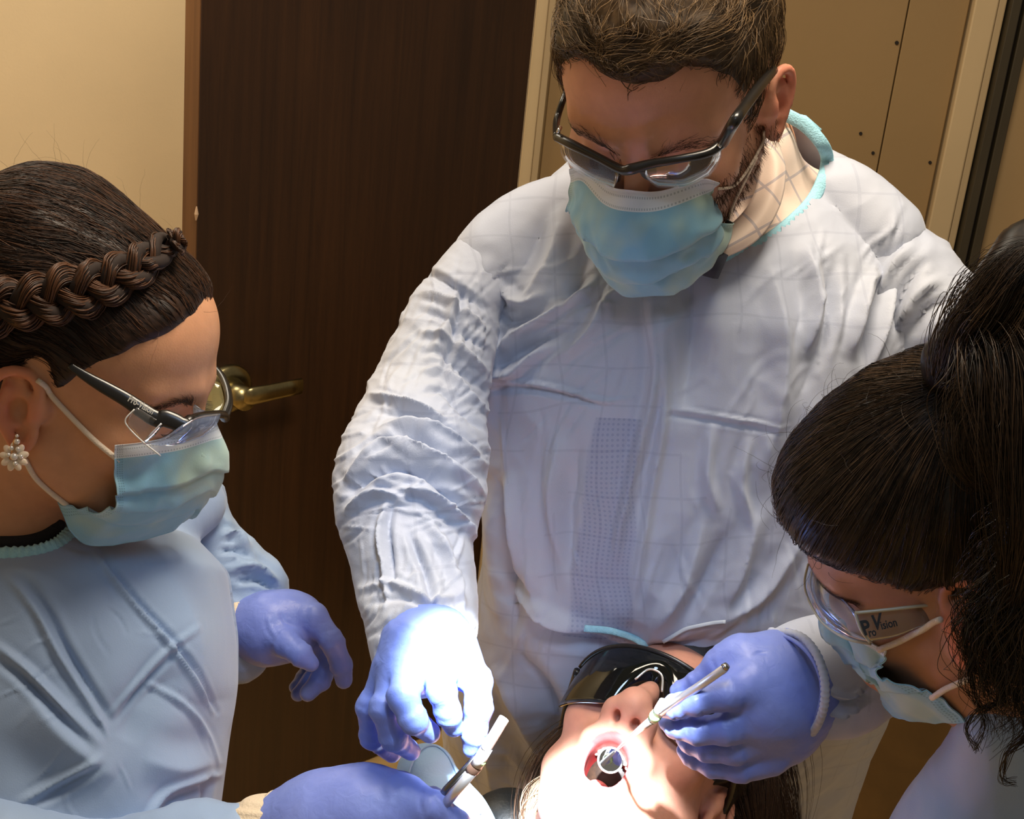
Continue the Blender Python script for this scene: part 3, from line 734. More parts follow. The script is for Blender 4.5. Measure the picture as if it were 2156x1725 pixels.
def gown_mat(name, base, warm, grid=None, tie=None, trans=.25):
    m, nt, b = newmat(name); L = nt.links.new
    tc = N_(nt, 'ShaderNodeTexCoord'); n = N_(nt, 'ShaderNodeTexNoise', i_Scale=5.0, i_Detail=3.0); L(tc.outputs['Object'], n.inputs['Vector'])
    r = N_(nt, 'ShaderNodeValToRGB'); e = r.color_ramp.elements; e[0].position = .35; e[0].color = rgb(base); e[1].position = .7; e[1].color = rgb(warm); L(n.outputs[0], r.inputs[0]); cur = r.outputs[0]
    def M(op, a, bb=None, c=None):
        x = N_(nt, 'ShaderNodeMath', operation=op)
        for i, q in enumerate((a, bb, c)):
            if q is None: continue
            if isinstance(q, (int, float)): x.inputs[i].default_value = q
            else: L(q, x.inputs[i])
        return x.outputs[0]
    if grid:
        uvn = N_(nt, 'ShaderNodeUVMap', uv_map='UVMap'); dn_ = N_(nt, 'ShaderNodeTexNoise', i_Scale=9.0, i_Detail=1.0); L(uvn.outputs[0], dn_.inputs['Vector'])
        vm = N_(nt, 'ShaderNodeVectorMath', operation='MULTIPLY_ADD'); L(dn_.outputs[1], vm.inputs[0]); vm.inputs[1].default_value = (.035, .035, 0); L(uvn.outputs[0], vm.inputs[2])
        sep = N_(nt, 'ShaderNodeSeparateXYZ'); L(vm.outputs[0], sep.inputs[0]); X, Y = sep.outputs[0], sep.outputs[1]
        def line(c, per, w, ph=0): return M('LESS_THAN', M('ABSOLUTE', M('SUBTRACT', M('FRACT', M('MULTIPLY_ADD', c, 1/per, ph)), .5)), w/per)
        g = M('MAXIMUM', line(X, grid, .0011), line(Y, grid, .0011))
        n4 = N_(nt, 'ShaderNodeTexNoise', i_Scale=6.0, i_Detail=2.0); L(tc.outputs['Object'], n4.inputs['Vector'])
        k = M('MULTIPLY', g, M('MULTIPLY', M('GREATER_THAN', n4.outputs[0], .46), .15))
        mx = N_(nt, 'ShaderNodeMix', data_type='RGBA'); L(k, mx.inputs[0]); L(cur, mx.inputs[6]); mx.inputs[7].default_value = rgb(srgb(120, 125, 150)); cur = mx.outputs[2]
        if tie:
            # the tie worn beneath shows through the thin cloth: band between two slanted edges, fine dots
            (x0, x1, x2, x3, y0, y1) = tie
            t = M('DIVIDE', M('SUBTRACT', Y, y0), y1-y0)
            left = M('ADD', M('MULTIPLY', t, x2-x0), x0); right = M('ADD', M('MULTIPLY', t, x3-x1), x1)
            ins = M('MULTIPLY', M('SMOOTH_MIN', 1.0, M('MULTIPLY', M('MAXIMUM', M('SUBTRACT', X, left), 0.0), 250.0), .1), M('MINIMUM', 1.0, M('MULTIPLY', M('MAXIMUM', M('SUBTRACT', right, X), 0.0), 250.0)))
            ins = M('MULTIPLY', ins, M('MULTIPLY', M('GREATER_THAN', t, 0.0), M('LESS_THAN', t, 1.0)))
            dx = M('SUBTRACT', M('FRACT', M('MULTIPLY', X, 250.0)), .5); dy = M('SUBTRACT', M('FRACT', M('MULTIPLY', Y, 250.0)), .5)
            dot = M('LESS_THAN', M('ADD', M('MULTIPLY', dx, dx), M('MULTIPLY', dy, dy)), .07)
            kk = M('MULTIPLY', ins, M('MULTIPLY_ADD', dot, .20, .25))
            m2 = N_(nt, 'ShaderNodeMix', data_type='RGBA'); L(kk, m2.inputs[0]); L(cur, m2.inputs[6]); m2.inputs[7].default_value = rgb(srgb(88, 100, 150)); cur = m2.outputs[2]
    L(cur, b.inputs['Base Color']); b.inputs['Roughness'].default_value = .55; b.inputs['Specular IOR Level'].default_value = .3; b.inputs['Sheen Weight'].default_value = .25
    n2 = N_(nt, 'ShaderNodeTexNoise', i_Scale=1100.0, i_Detail=3.0); L(tc.outputs['Object'], n2.inputs['Vector'])
    mp = N_(nt, 'ShaderNodeMapping'); mp.inputs['Scale'].default_value = (1.5, 1.5, .8); mp.inputs['Rotation'].default_value = (.2, .5, .3); L(tc.outputs['Object'], mp.inputs[0])
    n3 = N_(nt, 'ShaderNodeTexNoise', noise_type='RIDGED_MULTIFRACTAL', i_Scale=6.5, i_Detail=3.0, i_Distortion=.5, i_Roughness=.55); L(mp.outputs[0], n3.inputs['Vector'])
    b1 = N_(nt, 'ShaderNodeBump', i_Strength=.25, i_Distance=.0006); L(n2.outputs[0], b1.inputs['Height'])
    b2 = N_(nt, 'ShaderNodeBump', i_Strength=.5, i_Distance=.005); L(n3.outputs[0], b2.inputs['Height']); L(b1.outputs[0], b2.inputs['Normal']); L(b2.outputs[0], b.inputs['Normal'])
    return m
def planar(V): return np.stack([V[:, 0], V[:, 1]], 1)
M_gown = gown_mat('thin_white_blue_gown_cloth', srgb(176, 184, 204), srgb(188, 192, 202), grid=.036, tie=None)
M_gown_t = gown_mat('gown_cloth_over_tie', srgb(176, 184, 204), srgb(188, 192, 202), grid=.036, tie=(C(1290, 850, 1.2)[0], C(1390, 850, 1.2)[0], C(1225, 1300, 1.22)[0], C(1362, 1300, 1.22)[0], C(1290, 845, 1.2)[1], C(1280, 1310, 1.22)[1]))
M_gown_b = gown_mat('pale_blue_gown_cloth', srgb(142, 164, 198), srgb(152, 174, 200))
M_binding = simple('pale_cyan_binding', srgb(160, 214, 230), .7, bump=.5, bscale=700, noise=.08, nscale=300)
M_black = simple('black_cloth', srgb(18, 18, 22), .8, bump=.3, bscale=500)

# ------------------------------------------------------------------ the man
HM = Head((-.479, .843, .211), (1405.9, 185.5, 1.096))
man = thing('person', 'tall bearded man in glasses, blue mask and white gown leaning over the patient', 'person', C(1450, 1700, 1.42))
EK[:] = [.88, -.003]; S = Sdf(.0024); head_ops(S, brow=1.15); EK[:] = [1.0, 0.0]
nk = [HM.loc(C(*p)) for p in ((1460, 200, 1.17), (1520, 330, 1.25), (1530, 480, 1.33))]
S.u(rcone(nk[0], nk[1], .058, .060), .02); S.u(rcone(nk[1], nk[2], .060, .075), .02)
mV, mQ, man_body = body_mesh(man, HM, S, skincol((.68, .34, .21), ear=(.66, .25, .16), stub=(.17, .085, .045)), res=.0024)
T_man = bvh(mV, mQ)

S = Sdf(.0042)
S.u(loft([(285, 1400, 1650, 1.25, .03), (325, 1280, 1700, 1.25, .05), (375, 1200, 1760, 1.245, .075), (440, 1140, 1805, 1.24, .10), (550, 1050, 1900, 1.25, .125), (700, 1005, 1960, 1.27, .135),
    (900, 1015, 1950, 1.30, .14), (1100, 1035, 1930, 1.33, .145), (1240, 1022, 1915, 1.375, .145), (1330, 1000, 1895, 1.42, .145), (1400, 975, 1870, 1.49, .14), (1500, 935, 1830, 1.57, .14), (1600, 950, 1800, 1.63, .14), (1900, 930, 1700, 1.76, .14)]), .02)
sleeve(S, [(1260, 430, 1.25, 62), (1140, 480, 1.24, 82), (1055, 555, 1.23, 96)], .025)
S.u(rcone(pr(1625, 300, 1.262, 36)[:3], pr(1745, 378, 1.25, 46)[:3], .0150, .0185), .02)
sleeve(S, [(1640, 385, 1.25, 52), (1750, 420, 1.24, 74), (1850, 510, 1.235, 90)], .025)
f = S.field()
V, Q = nets(f, S.lo, S.res, 3)
uv0 = pix(V); N0 = normals(V, Q); fc = V[Q].mean(1); fuv = pix(fc); fn_ = N0[Q].mean(1)
NECK = [(1650, 215), (1745, 330), (1722, 400), (1690, 450), (1600, 522), (1500, 556), (1400, 572), (1330, 520), (1290, 400), (1300, 300), (1400, 200)]
cutm = inpoly(fuv, NECK) & ((fn_*(-fc)).sum(1) > 0)
T_gfull = bvh(V, Q)
V, Q, _ = keep_faces(V, Q, ~cutm); V, Q = subdiv(V, Q)
Pn = V*np.array([1, 1, 1.0])
V = V+normals(V, Q)*(.0042*ridged(Pn*np.array([8, 5, 8])+.4*fbm(Pn*9, 2)[:, None], 2)+.0010*ridged(Pn*22, 2))[:, None]
G = []
KF = [1.15, .72]
def fo(h, w, *pts): G.append((pts, w*KF[1], h*KF[0]))
def crinkle(n, box, ang, L, w, h, seed):
    g = np.random.default_rng(seed)
    for i in range(n):
        u, v = g.uniform(box[0], box[2]), g.uniform(box[1], box[3]); a = math.radians((ang(u, v) if callable(ang) else ang)+g.normal()*16); l = g.uniform(.5, 1)*L; k = g.normal()*.15
        d = np.array([math.cos(a), -math.sin(a)]); q = np.array([d[1], -d[0]]); p = np.array([u, v])
        G.append(([tuple(p-d*l/2), tuple(p+q*l*k*.5), tuple(p+d*l/2)], g.uniform(.6, 1)*w, h*g.uniform(.5, 1)*(1 if g.uniform() < .6 else -1)))
# folds read from the cloth: across the chest, from the armpits, at the waist
fo(.010, 16, (1040, 740), (1110, 690), (1190, 640), (1260, 600)); fo(-.008, 14, (1035, 770), (1120, 730), (1200, 690)); fo(.009, 14, (1030, 800), (1090, 780), (1150, 720))
fo(.003, 6, (1020, 812), (1100, 806), (1190, 822), (1270, 845), (1330, 838)); fo(-.0025, 8, (1025, 826), (1110, 820), (1200, 836), (1270, 858))
fo(.0022, 5, (1400, 862), (1490, 872), (1580, 888), (1660, 896)); fo(-.0018, 7, (1400, 876), (1490, 886), (1580, 902), (1650, 910))
fo(.008, 16, (1370, 640), (1380, 800), (1330, 1000), (1290, 1200)); fo(.006, 12, (1395, 660), (1400, 850), (1370, 1050), (1330, 1280))
fo(-.012, 40, (1450, 560), (1460, 720), (1440, 860)); fo(.010, 34, (1620, 560), (1650, 700), (1640, 860), (1600, 1000))
fo(.010, 22, (1700, 520), (1720, 640), (1700, 740)); fo(-.008, 16, (1750, 560), (1745, 680), (1720, 760)); fo(.009, 16, (1840, 560), (1810, 660), (1790, 740)); fo(-.009, 14, (1868, 580), (1838, 680), (1815, 760))
fo(.008, 12, (1880, 600), (1850, 700), (1830, 780)); fo(.007, 12, (1930, 620), (1900, 700)); fo(-.007, 12, (1905, 640), (1880, 700))
fo(.009, 24, (1180, 470), (1160, 560), (1100, 640)); fo(-.007, 20, (1240, 520), (1200, 620), (1140, 690)); fo(.007, 20, (1290, 600), (1240, 700), (1180, 760))
fo(.008, 26, (1100, 1020), (1120, 1160), (1130, 1260), (1210, 1320)); fo(-.008, 22, (1060, 1050), (1080, 1180), (1120, 1300)); fo(.009, 18, (1050, 1210), (1110, 1270), (1180, 1310), (1240, 1330))
fo(.008, 22, (1480, 1100), (1440, 1230), (1380, 1330)); fo(-.007, 20, (1530, 1120), (1480, 1240), (1440, 1320)); fo(.008, 22, (1600, 1080), (1560, 1200), (1520, 1300)); fo(.007, 20, (1680, 1150), (1600, 1260), (1500, 1320))
fo(-.010, 20, (1130, 1330), (1240, 1350), (1340, 1380), (1500, 1350)); fo(.010, 26, (1040, 1400), (1100, 1500), (1140, 1600)); fo(-.010, 26, (1090, 1380), (1160, 1480), (1190, 1600)); fo(.008, 22, (1000, 1450), (1030, 1560), (1040, 1680))
fo(.008, 20, (1180, 920), (1160, 1040), (1170, 1160)); fo(-.006, 18, (1220, 930), (1200, 1080), (1200, 1200)); fo(.006, 16, (1500, 900), (1490, 1000), (1510, 1080)); fo(.006, 14, (1580, 920), (1560, 1010), (1580, 1100))
fo(.010, 20, (1022, 560), (1024, 700), (1020, 860), (1018, 980)); fo(.008, 16, (1040, 600), (1100, 640), (1150, 620)); fo(-.006, 12, (1040, 660), (1090, 680), (1160, 650))
crinkle(70, (1040, 560, 1700, 1400), lambda u, v: 80 if v > 900 else 60, 170, 7, .0017, 1); crinkle(30, (1030, 560, 1300, 800), 38, 150, 6, .0020, 2); crinkle(22, (1700, 450, 1950, 800), 70, 130, 7, .0022, 3); crinkle(26, (1050, 1300, 1700, 1700), lambda u, v: -40 if u < 1300 else 40, 160, 8, .0024, 9)
fo(-.014, 20, (1040, 1010), (1058, 1120), (1070, 1230), (1085, 1310)); fo(.010, 16, (1070, 1010), (1092, 1120), (1100, 1230))
V = folds(V, Q, G)
gown = mesh('gown', V, Q, M_gown_t, parent=man, uv=planar(V)); T_gown = bvh(V, Q); gV = V
# the near sleeve (left in view): rising from shoulder, bending at the elbow, down to the open cuff
S = Sdf(.0034)
sleeve(S, [(1150, 460, 1.25, 55), (1078, 508, 1.24, 70), (1012, 578, 1.225, 78), (960, 665, 1.21, 84), (922, 765, 1.19, 102), (896, 865, 1.17, 114), (878, 945, 1.145, 130), (866, 1015, 1.12, 136), (860, 1085, 1.09, 132), (866, 1160, 1.07, 118), (878, 1250, 1.045, 112), (888, 1330, 1.02, 108), (893, 1390, 1.0, 104)], .02)
f = S.field(); Pg = S.grid()
f = smax(f, -ell(C(898, 1420, .97), (106*1.0/F, 124*1.0/F, .16))[0](Pg).astype(np.float32), .003)
lowcut = (Pg@nrm(C(893, 1408, 1.0)-C(870, 1250, 1.045)))-float(C(885, 1412, 1.0)@nrm(C(893, 1408, 1.0)-C(870, 1250, 1.045))); f = smax(f, lowcut.astype(np.float32), .003)
V, Q = nets(f, S.lo, S.res, 2); V, Q = subdiv(V, Q)
N0 = normals(V, Q); ax = V@nrm(np.array([.1, -1, .25]))
cr = ridged(np.stack([V[:, 0]*7, V[:, 1]*20+V[:, 0]*8, V[:, 2]*9], 1), 3); amp = .0018+.0040*np.exp(-((uv_ := pix(V))[:, 1]-960)**2/150.**2)+.0012*np.exp(-(uv_[:, 1]-650)**2/130.**2)
V = V+N0*((cr*amp+.0009*ridged(V*30, 2))*np.clip((1400-uv_[:, 1])/120, .1, 1)*np.clip((uv_[:, 1]-450)/150, .12, 1))[:, None]; G = []
for i in range(2, 9):   # gathers radiating from the armpit seam
    y = 500+i*42; fo(.007*(1 if i % 2 else -.8), 11, (1022, y+70), (985, y+40), (930, y+10-i*3), (890, y-10))
fo(.012, 14, (740, 1000), (800, 950), (880, 960), (960, 1000), (1015, 1040)); fo(-.011, 13, (735, 1035), (810, 985), (890, 995), (950, 1040), (1000, 1090)); fo(.010, 13, (800, 905), (870, 900), (950, 930), (1018, 975))
fo(-.009, 12, (790, 930), (870, 925), (940, 955), (1010, 1005)); fo(.009, 12, (830, 1030), (900, 1040), (960, 1090), (1000, 1130)); fo(.008, 11, (730, 1075), (790, 1040), (850, 1050)); fo(.007, 10, (780, 830), (860, 850), (930, 880)); fo(-.007, 10, (800, 870), (870, 870), (950, 905))
fo(.006, 9, (812, 1060), (800, 1120), (812, 1200), (815, 1260)); fo(-.005, 9, (828, 1060), (818, 1120), (830, 1220)); fo(.006, 13, (900, 1100), (940, 1160), (960, 1250)); fo(-.006, 12, (860, 1120), (900, 1220), (910, 1280))
fo(.004, 10, (760, 1240), (830, 1230), (900, 1262), (960, 1255)); fo(-.003, 9, (780, 1270), (850, 1258), (920, 1284)); fo(.005, 10, (960, 1200), (975, 1280)); fo(.005, 12, (965, 600), (942, 680), (908, 750)); fo(-.006, 10, (975, 600), (960, 700), (930, 790))
crinkle(54, (800, 590, 1020, 860), 60, 150, 5, .0013, 4); crinkle(50, (720, 830, 1020, 1130), lambda u, v: 15-(u-860)*.12, 140, 5, .0018, 5); crinkle(30, (750, 1130, 1000, 1330), 75, 110, 5, .0015, 6)
V = folds(V, Q, G)
sl = mesh('sleeve', V, Q, M_gown, parent=man, uv=np.stack([V[:, 0]*.8+V[:, 1]*.2, V[:, 1]], 1)); T_sl = bvh(V, Q)
# far sleeve (right in view), elbow bent behind the dark-haired woman
S = Sdf(.0042)
sleeve(S, [(1800, 480, 1.245, 62), (1875, 555, 1.235, 86), (1955, 680, 1.23, 112), (2015, 820, 1.24, 118), (2010, 960, 1.25, 118), (1960, 1090, 1.22, 104), (1900, 1180, 1.18, 90)], .02)
f = S.field(); V, Q = nets(f, S.lo, S.res, 2); V = V+normals(V, Q)*(.005*ridged(np.stack([V[:, 0]*14-V[:, 1]*4, V[:, 1]*9, V[:, 2]*9], 1), 3)+.0012*ridged(V*34, 2))[:, None]; G = []
fo(.010, 13, (1850, 640), (1880, 560), (1920, 520)); fo(-.009, 12, (1872, 680), (1905, 600), (1945, 550)); fo(.010, 13, (1890, 700), (1930, 620), (1975, 590)); fo(-.008, 12, (1920, 700), (1955, 650), (1990, 630)); fo(.008, 12, (1950, 720), (1985, 670), (2030, 660))
V = folds(V, Q, G); mesh('sleeve', V, Q, M_gown, parent=man, uv=planar(V))
# shirt beneath, collar, tie knot
S = Sdf(.004)
S.u(loft([(300, 1440, 1610, 1.262, .02), (340, 1330, 1650, 1.262, .035), (390, 1260, 1700, 1.262, .058), (450, 1200, 1740, 1.258, .082), (560, 1120, 1840, 1.268, .10), (650, 1080, 1860, 1.28, .108)]), .02); S.chain([pr(1600, 400, 1.262, 38), pr(1720, 428, 1.258, 54), pr(1815, 512, 1.255, 66)], .015); S.u(rcone(C(1545, 345, 1.24), C(1560, 430, 1.26), .056, .064), .02)
f = S.field(); V, Q = nets(f, S.lo, S.res, 2); V = V+normals(V, Q)*(.002*ridged(V*14, 2))[:, None]
M_shirt = gown_mat('cream_checked_shirt', srgb(228, 204, 186), srgb(236, 214, 198), grid=.030)
for e in M_shirt.node_tree.nodes:
    if e.type == 'MATH' and e.operation == 'MULTIPLY' and abs(e.inputs[1].default_value-.15) < 1e-5: e.inputs[1].default_value = .5
shirt = mesh('shirt', V, Q, M_shirt, parent=man, uv=np.stack([V[:, 0]*.86+V[:, 1]*.5, V[:, 1]*.86-V[:, 0]*.5], 1)); T_shirt = bvh(V, Q)
def patch(rows, n=(24, 12), th=.001, name='patch', mat=None, parent=None, disp=None, uvf=None):
    """thick cloth patch through rows of (u, v, depth)"""
    A = np.stack([catmull(np.array([C(*p) for p in r]), n[0]) for r in rows], 0); B = np.stack([catmull(A[:, i], n[1]) for i in range(n[0])], 1)
    V = B.reshape(-1, 3); i, j = np.meshgrid(np.arange(n[1]-1), np.arange(n[0]-1), indexing='ij'); a = (i*n[0]+j).ravel(); Q = np.stack([a, a+n[0], a+n[0]+1, a+1], 1)
    N = normals(V, Q)
    if (N*(-V)).sum() < 0: Q = Q[:, ::-1].copy(); N = -N
    if disp is not None: V = V+N*disp(V)[:, None]; N = normals(V, Q)
    nv = len(V); nc, nr_ = n; idx = list(range(nc))+[r*nc+nc-1 for r in range(1, nr_)]+[(nr_-1)*nc+c for c in range(nc-2, -1, -1)]+[r*nc for r in range(nr_-2, 0, -1)]
    idx = np.array(idx); nx = np.roll(idx, -1); rim = np.stack([idx, idx+nv, nx+nv, nx], 1)
    V2 = np.vstack([V, V-N*th]); Q2 = np.vstack([Q, (Q+nv)[:, ::-1], rim])
    s, t = np.meshgrid(np.linspace(0, 1, nc), np.linspace(0, 1, nr_)); uv = np.stack([s.ravel(), t.ravel()], 1)
    if uvf: uv = uvf(V)
    return mesh(name, V2, Q2, mat, parent=parent, uv=np.vstack([uv, uv])), V, Q
patch([[(1585, 290, 1.17), (1600, 345, 1.160), (1582, 420, 1.145), (1530, 480, 1.13), (1452, 530, 1.12)],
       [(1615, 290, 1.165), (1635, 350, 1.150), (1615, 430, 1.135), (1560, 500, 1.122), (1470, 545, 1.115)],
       [(1640, 300, 1.175), (1655, 360, 1.158), (1640, 440, 1.140), (1590, 510, 1.128), (1497, 556, 1.118)]], n=(34, 14), th=.0015, name='collar', mat=M_shirt, parent=man, uvf=lambda V: np.stack([V[:, 0]*.8+V[:, 1]*.6, V[:, 1]*.8-V[:, 0]*.6], 1))
mesh('tie', *tube([C(1470, 528, 1.125), C(1490, 548, 1.122), C(1480, 575, 1.125)], [.008, .017, .013], 10), simple('dark_tie', srgb(40, 42, 54), .7), parent=man)
# pale cyan neck binding and the waist tie
bp_ = [(1652, 240), (1700, 268), (1742, 325), (1727, 392), (1690, 446), (1600, 518), (1500, 554), (1400, 570), (1330, 535)]
FLATK[0] = .35
def band(name, tree, uvs, r, mat, parent, off=.002, n=60, default=None, flat=True):
    P = on(tree, uvs, off, n, default); P[1:-1] = (P[:-2]+2*P[1:-1]+P[2:])/4; P[1:-1] = (P[:-2]+2*P[1:-1]+P[2:])/4
    c = P.mean(0); return mesh(name, *tube(P, r, 10, flat=(nrm(-c) if flat else None)), mat, parent=parent)
P = [C(a, b, -(hit(T_gfull, a, b, .0055, 1.2)[2])) for a, b in catmull(np.array(bp_, float), 70)]
P = np.array(P)
for _ in range(6): P[1:-1] = (P[:-2]+2*P[1:-1]+P[2:])/4
mesh('neck_binding', *tube(P, .0056, 10, flat=nrm(-P.mean(0))), M_binding, parent=man)
mesh('neck_binding', *tube(np.array([C(1650, 243, 1.215), C(1690, 256, 1.21), C(1726, 278, 1.205)]), [.004, .006, .003], 8, flat=nrm([0, 0, 1])), M_binding, parent=man)
band('waist_tie', T_gown, [(1230, 1322), (1280, 1326), (1330, 1340), (1375, 1362), (1404, 1372)], [.0030]*20+[.0024]*10, M_binding, man, n=30)
band('waist_tie', T_gown, [(1396, 1348), (1440, 1325), (1490, 1312), (1528, 1308)], .0016, simple('pale_gown_cord', srgb(196, 204, 214), .8), man, n=24)

# hair
lineM = [(0, .058), (14, .060), (26, .068), (38, .060), (50, .040), (60, .012), (68, -.012), (74, -.030), (80, -.028), (88, .012), (100, .016), (112, -.02), (130, -.045), (180, -.06)]
thM = lambda P: .001+.012*smooth01((P[..., 1]-.04)/.09)+.006*smooth01((P[..., 2])/.08)*smooth01((P[..., 1]-.05)/.04)
hV, hQ = build_hair_cap(HM, lineM, thM, lumps=.004, lscale=42)
hC = HM.out(hV); nH = normals(hV, hQ); T_cap = bvh(hV, hQ)
M_hairM = hair_mat('brown_hair', srgb(40, 28, 16), srgb(140, 110, 74), .45)
def roots_of(V, Q, n, ok): c = V[Q].mean(1); a = np.linalg.norm(np.cross(V[Q[:, 2]]-V[Q[:, 0]], V[Q[:, 3]]-V[Q[:, 1]]), axis=1); a = a*ok(c); return c[RNG.choice(len(c), n, p=a/a.sum())]
def outer(c): r = (c-np.array([0, .035, -.015])); return (np.linalg.norm(r/np.array([.078, .09, .1]), axis=1) > .98).astype(float)
rt = roots_of(hV, hQ, 4200, lambda c: outer(c)*(c[:, 2] > -.06))
def tgM(p):   # swept forward and to one side on top, down at the temples
    top = smooth01((p[1]-.05)/.04); return top*np.array([.9*float(noise3(np.array([p*28]))[0]*2.2), .25, .9])+(1-top)*np.array([0, -.9, .25])
st = comb(T_cap, rt, None, tgM, 8, .032, .004, .22, rise=.005)
sv, sq = strands(HM.out(st), RNG.uniform(.00018, .00040, len(st)))
cv = np.concatenate([.08+.20*fbm(hV*55, 2), np.repeat(RNG.uniform(.05, .75, len(st))**1.5, 24)])
mesh('hair', np.vstack([hC, sv]), np.vstack([hQ, sq+len(hC)]), M_hairM, parent=man, col=np.repeat(cv[:, None], 3, 1))
# eyebrows, stubble along the jaw
bv = [brow_strands(HM, T_man, [(sd*.012, .012, .09), (sd*.025, .018, .088), (sd*.040, .018, .080), (sd*.052, .010, .066)], 150, .008, .00016, w=.0028) for sd in (1, -1)]
M_dark = simple('dark_brown_brow_hair', srgb(78, 48, 28), .6)
mesh('eyebrow', *bv[0], M_dark, parent=man); mesh('eyebrow', *bv[1], M_dark, parent=man)
jr = mV; jl = HM.loc(mV); ok = (jl[:, 0] > .03) & (jl[:, 1] < -.02) & (jl[:, 1] > -.115) & (jl[:, 2] > -.005) & (jl[:, 2] < .075)
ix = RNG.choice(np.where(ok)[0], 1500); Nn = normals(mV, mQ)[ix]; dirn = np.array([HM.R@nrm(np.array([.1, -.8, .3])+RNG.normal(size=3)*.3) for _ in ix])
st = np.stack([jr[ix]+dirn*(.0055*t)+Nn*(.0014*t) for t in (0, .35, .7, 1)], 1); mesh('beard', *strands(st, .00017), simple('brown_beard_hair', srgb(74, 44, 24), .6), parent=man)

mk, mg, mm = build_mask(man, HM, seed=1.0, move={(0, 0): (1200, 355), (1, 0): (1200, 420), (2, 0): (1215, 440), (3, 0): (1250, 510), (4, 0): (1290, 545), (0, 6): (1515, 385), (1, 6): (1492, 420), (2, 6): (1490, 468), (3, 6): (1530, 462), (4, 6): (1500, 500), (4, 3): (1372, 575), (4, 4): (1410, 566), (4, 2): (1330, 565), (4, 5): (1460, 540), (4, 1): (1300, 553)}, crumple=.0036, pleat=.0045, tree=T_man)
# ------------------------------------------------------------------ the man's gloved hand (lit by the lamp)
hb = 1.0
gl_m, V, Q = glove(man, [
    [(898, 1322, 1.02, 66), (903, 1360, .995, 72), (885, 1392, .98, 58)],
    [(930, 1372, .985, 56), (955, 1385, .975, 44)], [(862, 1376, .99, 56), (828, 1412, .985, 34)], [(885, 1385, .98, 52), (866, 1408, .975, 34)], [(915, 1380, .98, 50), (925, 1400, .972, 32)]],
   [[(818, 1415, .985, 30), (778, 1488, .985, 26), (783, 1552, 1.0, 23), (826, 1588, 1.02, 18)],
    [(835, 1420, .975, 32), (808, 1492, .965, 28), (828, 1552, .975, 26), (866, 1582, .995, 19)],
    [(864, 1412, .965, 33), (848, 1468, .950, 30), (870, 1515, .950, 27), (906, 1544, .965, 21)],
    [(924, 1402, .962, 32), (930, 1455, .945, 28), (944, 1502, .948, 25), (955, 1532, .955, 20)],
    [(965, 1382, .985, 38), (1004, 1432, .970, 30), (1008, 1490, .958, 27), (999, 1545, .960, 24), (993, 1578, .962, 18)]],
   M_glove2, creases=[([(845, 1310), (900, 1325), (960, 1330)], 8, .0012)], kp=.009)
S = Sdf(.0022); S.chain([pr(905, 1290, 1.035, 84), pr(903, 1325, 1.02, 82), pr(902, 1352, 1.005, 82)], .01)
f = S.field(); V, Q = nets(f, S.lo, S.res, 2); V = V+normals(V, Q)*(.0012*ridged(V*np.array([40, 90, 40]), 2))[:, None]; cuffm = mesh('glove_cuff', V, Q, M_glove2, parent=gl_m)

# ------------------------------------------------------------------ safety glasses
M_frame = simple('glossy_black_plastic', srgb(24, 22, 20), .28, spec=.6)
M_lens = clear('clear_safety_lens', (.97, .98, .98), gloss=1.0, haze=.05, hazecol=(.8, .82, .85))
M_lensb = clear('clear_lens_painted_reflection', (.88, .92, .98), gloss=2.2, haze=.12, hazecol=(.6, .7, .95))  # bluish tint and haze painted in as the lens's bright reflection
M_dlens = clear('dark_green_lens', (.045, .050, .03), gloss=1.3, rough=.06, haze=.10, hazecol=(.03, .035, .025))
def lens(name, H, rows, mat, parent, n=(28, 12), th=.0018):
    """rows of (u, v, z-in-head-frame)"""
    R = []
    for r in rows:
        R.append([tuple(list(pix(p:=H.at(u, v, 2, z)))+[-p[2]]) for u, v, z in r])
    return patch(R, n=n, th=th, name=name, mat=mat, parent=parent)[0]
def zt(H, pts, r, n=None):
    P = np.array([H.at(u, v, 2, z) for u, v, z in pts]); P = catmull(P, n or 6*len(P)); return tube(P, np.interp(np.linspace(0, 1, len(P)), np.linspace(0, 1, len(r)), r), 10)
gm = thing('safety_glasses', "man's half-rim safety glasses with black frame and clear lenses above his blue mask", 'glasses', C(1340, 350, 1.02))
fr = mesh('frame', *zt(HM, [(1172, 288, .088), (1205, 305, .100), (1265, 335, .112), (1308, 357, .120), (1330, 356, .121), (1370, 345, .117), (1435, 334, .112), (1490, 322, .103), (1522, 300, .090)], [.0034, .0036, .0032, .0034, .0042, .0034, .003, .0034, .0040]), M_frame, parent=gm)
P = [HM.at(1522, 300, 2, .090)]+[HM.at(u, v, 0, .0825) for u, v in ((1545, 258), (1570, 222), (1600, 182))]+[HM.at(1628, 148, 0, .0815)]
mesh('temple', *tube(catmull(np.array(P), 30), np.linspace(.0042, .0036, 30), 10), M_frame, parent=gm)
P = [HM.at(1172, 288, 2, .088)]+[HM.at(u, v, 0, -.083) for u, v in ((1172, 255), (1184, 215), (1198, 180))]
mesh('temple', *tube(catmull(np.array(P), 30), np.linspace(.0030, .0024, 30), 10), M_frame, parent=gm)
lens('lens', HM, [[(1178, 292, .088), (1230, 320, .106), (1300, 358, .118)], [(1182, 325, .090), (1228, 356, .107), (1296, 384, .119)], [(1198, 352, .088), (1245, 382, .104), (1290, 398, .115)]], M_lens, gm)
lens('lens', HM, [[(1355, 352, .119), (1435, 336, .112), (1522, 304, .090)], [(1362, 378, .119), (1440, 372, .112), (1516, 340, .090)], [(1385, 396, .114), (1445, 396, .107), (1495, 372, .090)]], M_lens, gm)
mesh('nose_pad', *zt(HM, [(1352, 352, .115), (1366, 362, .110), (1372, 374, .104)], [.004, .006, .003]), simple('grey_rubber_pad', srgb(50, 52, 50), .4), parent=gm)
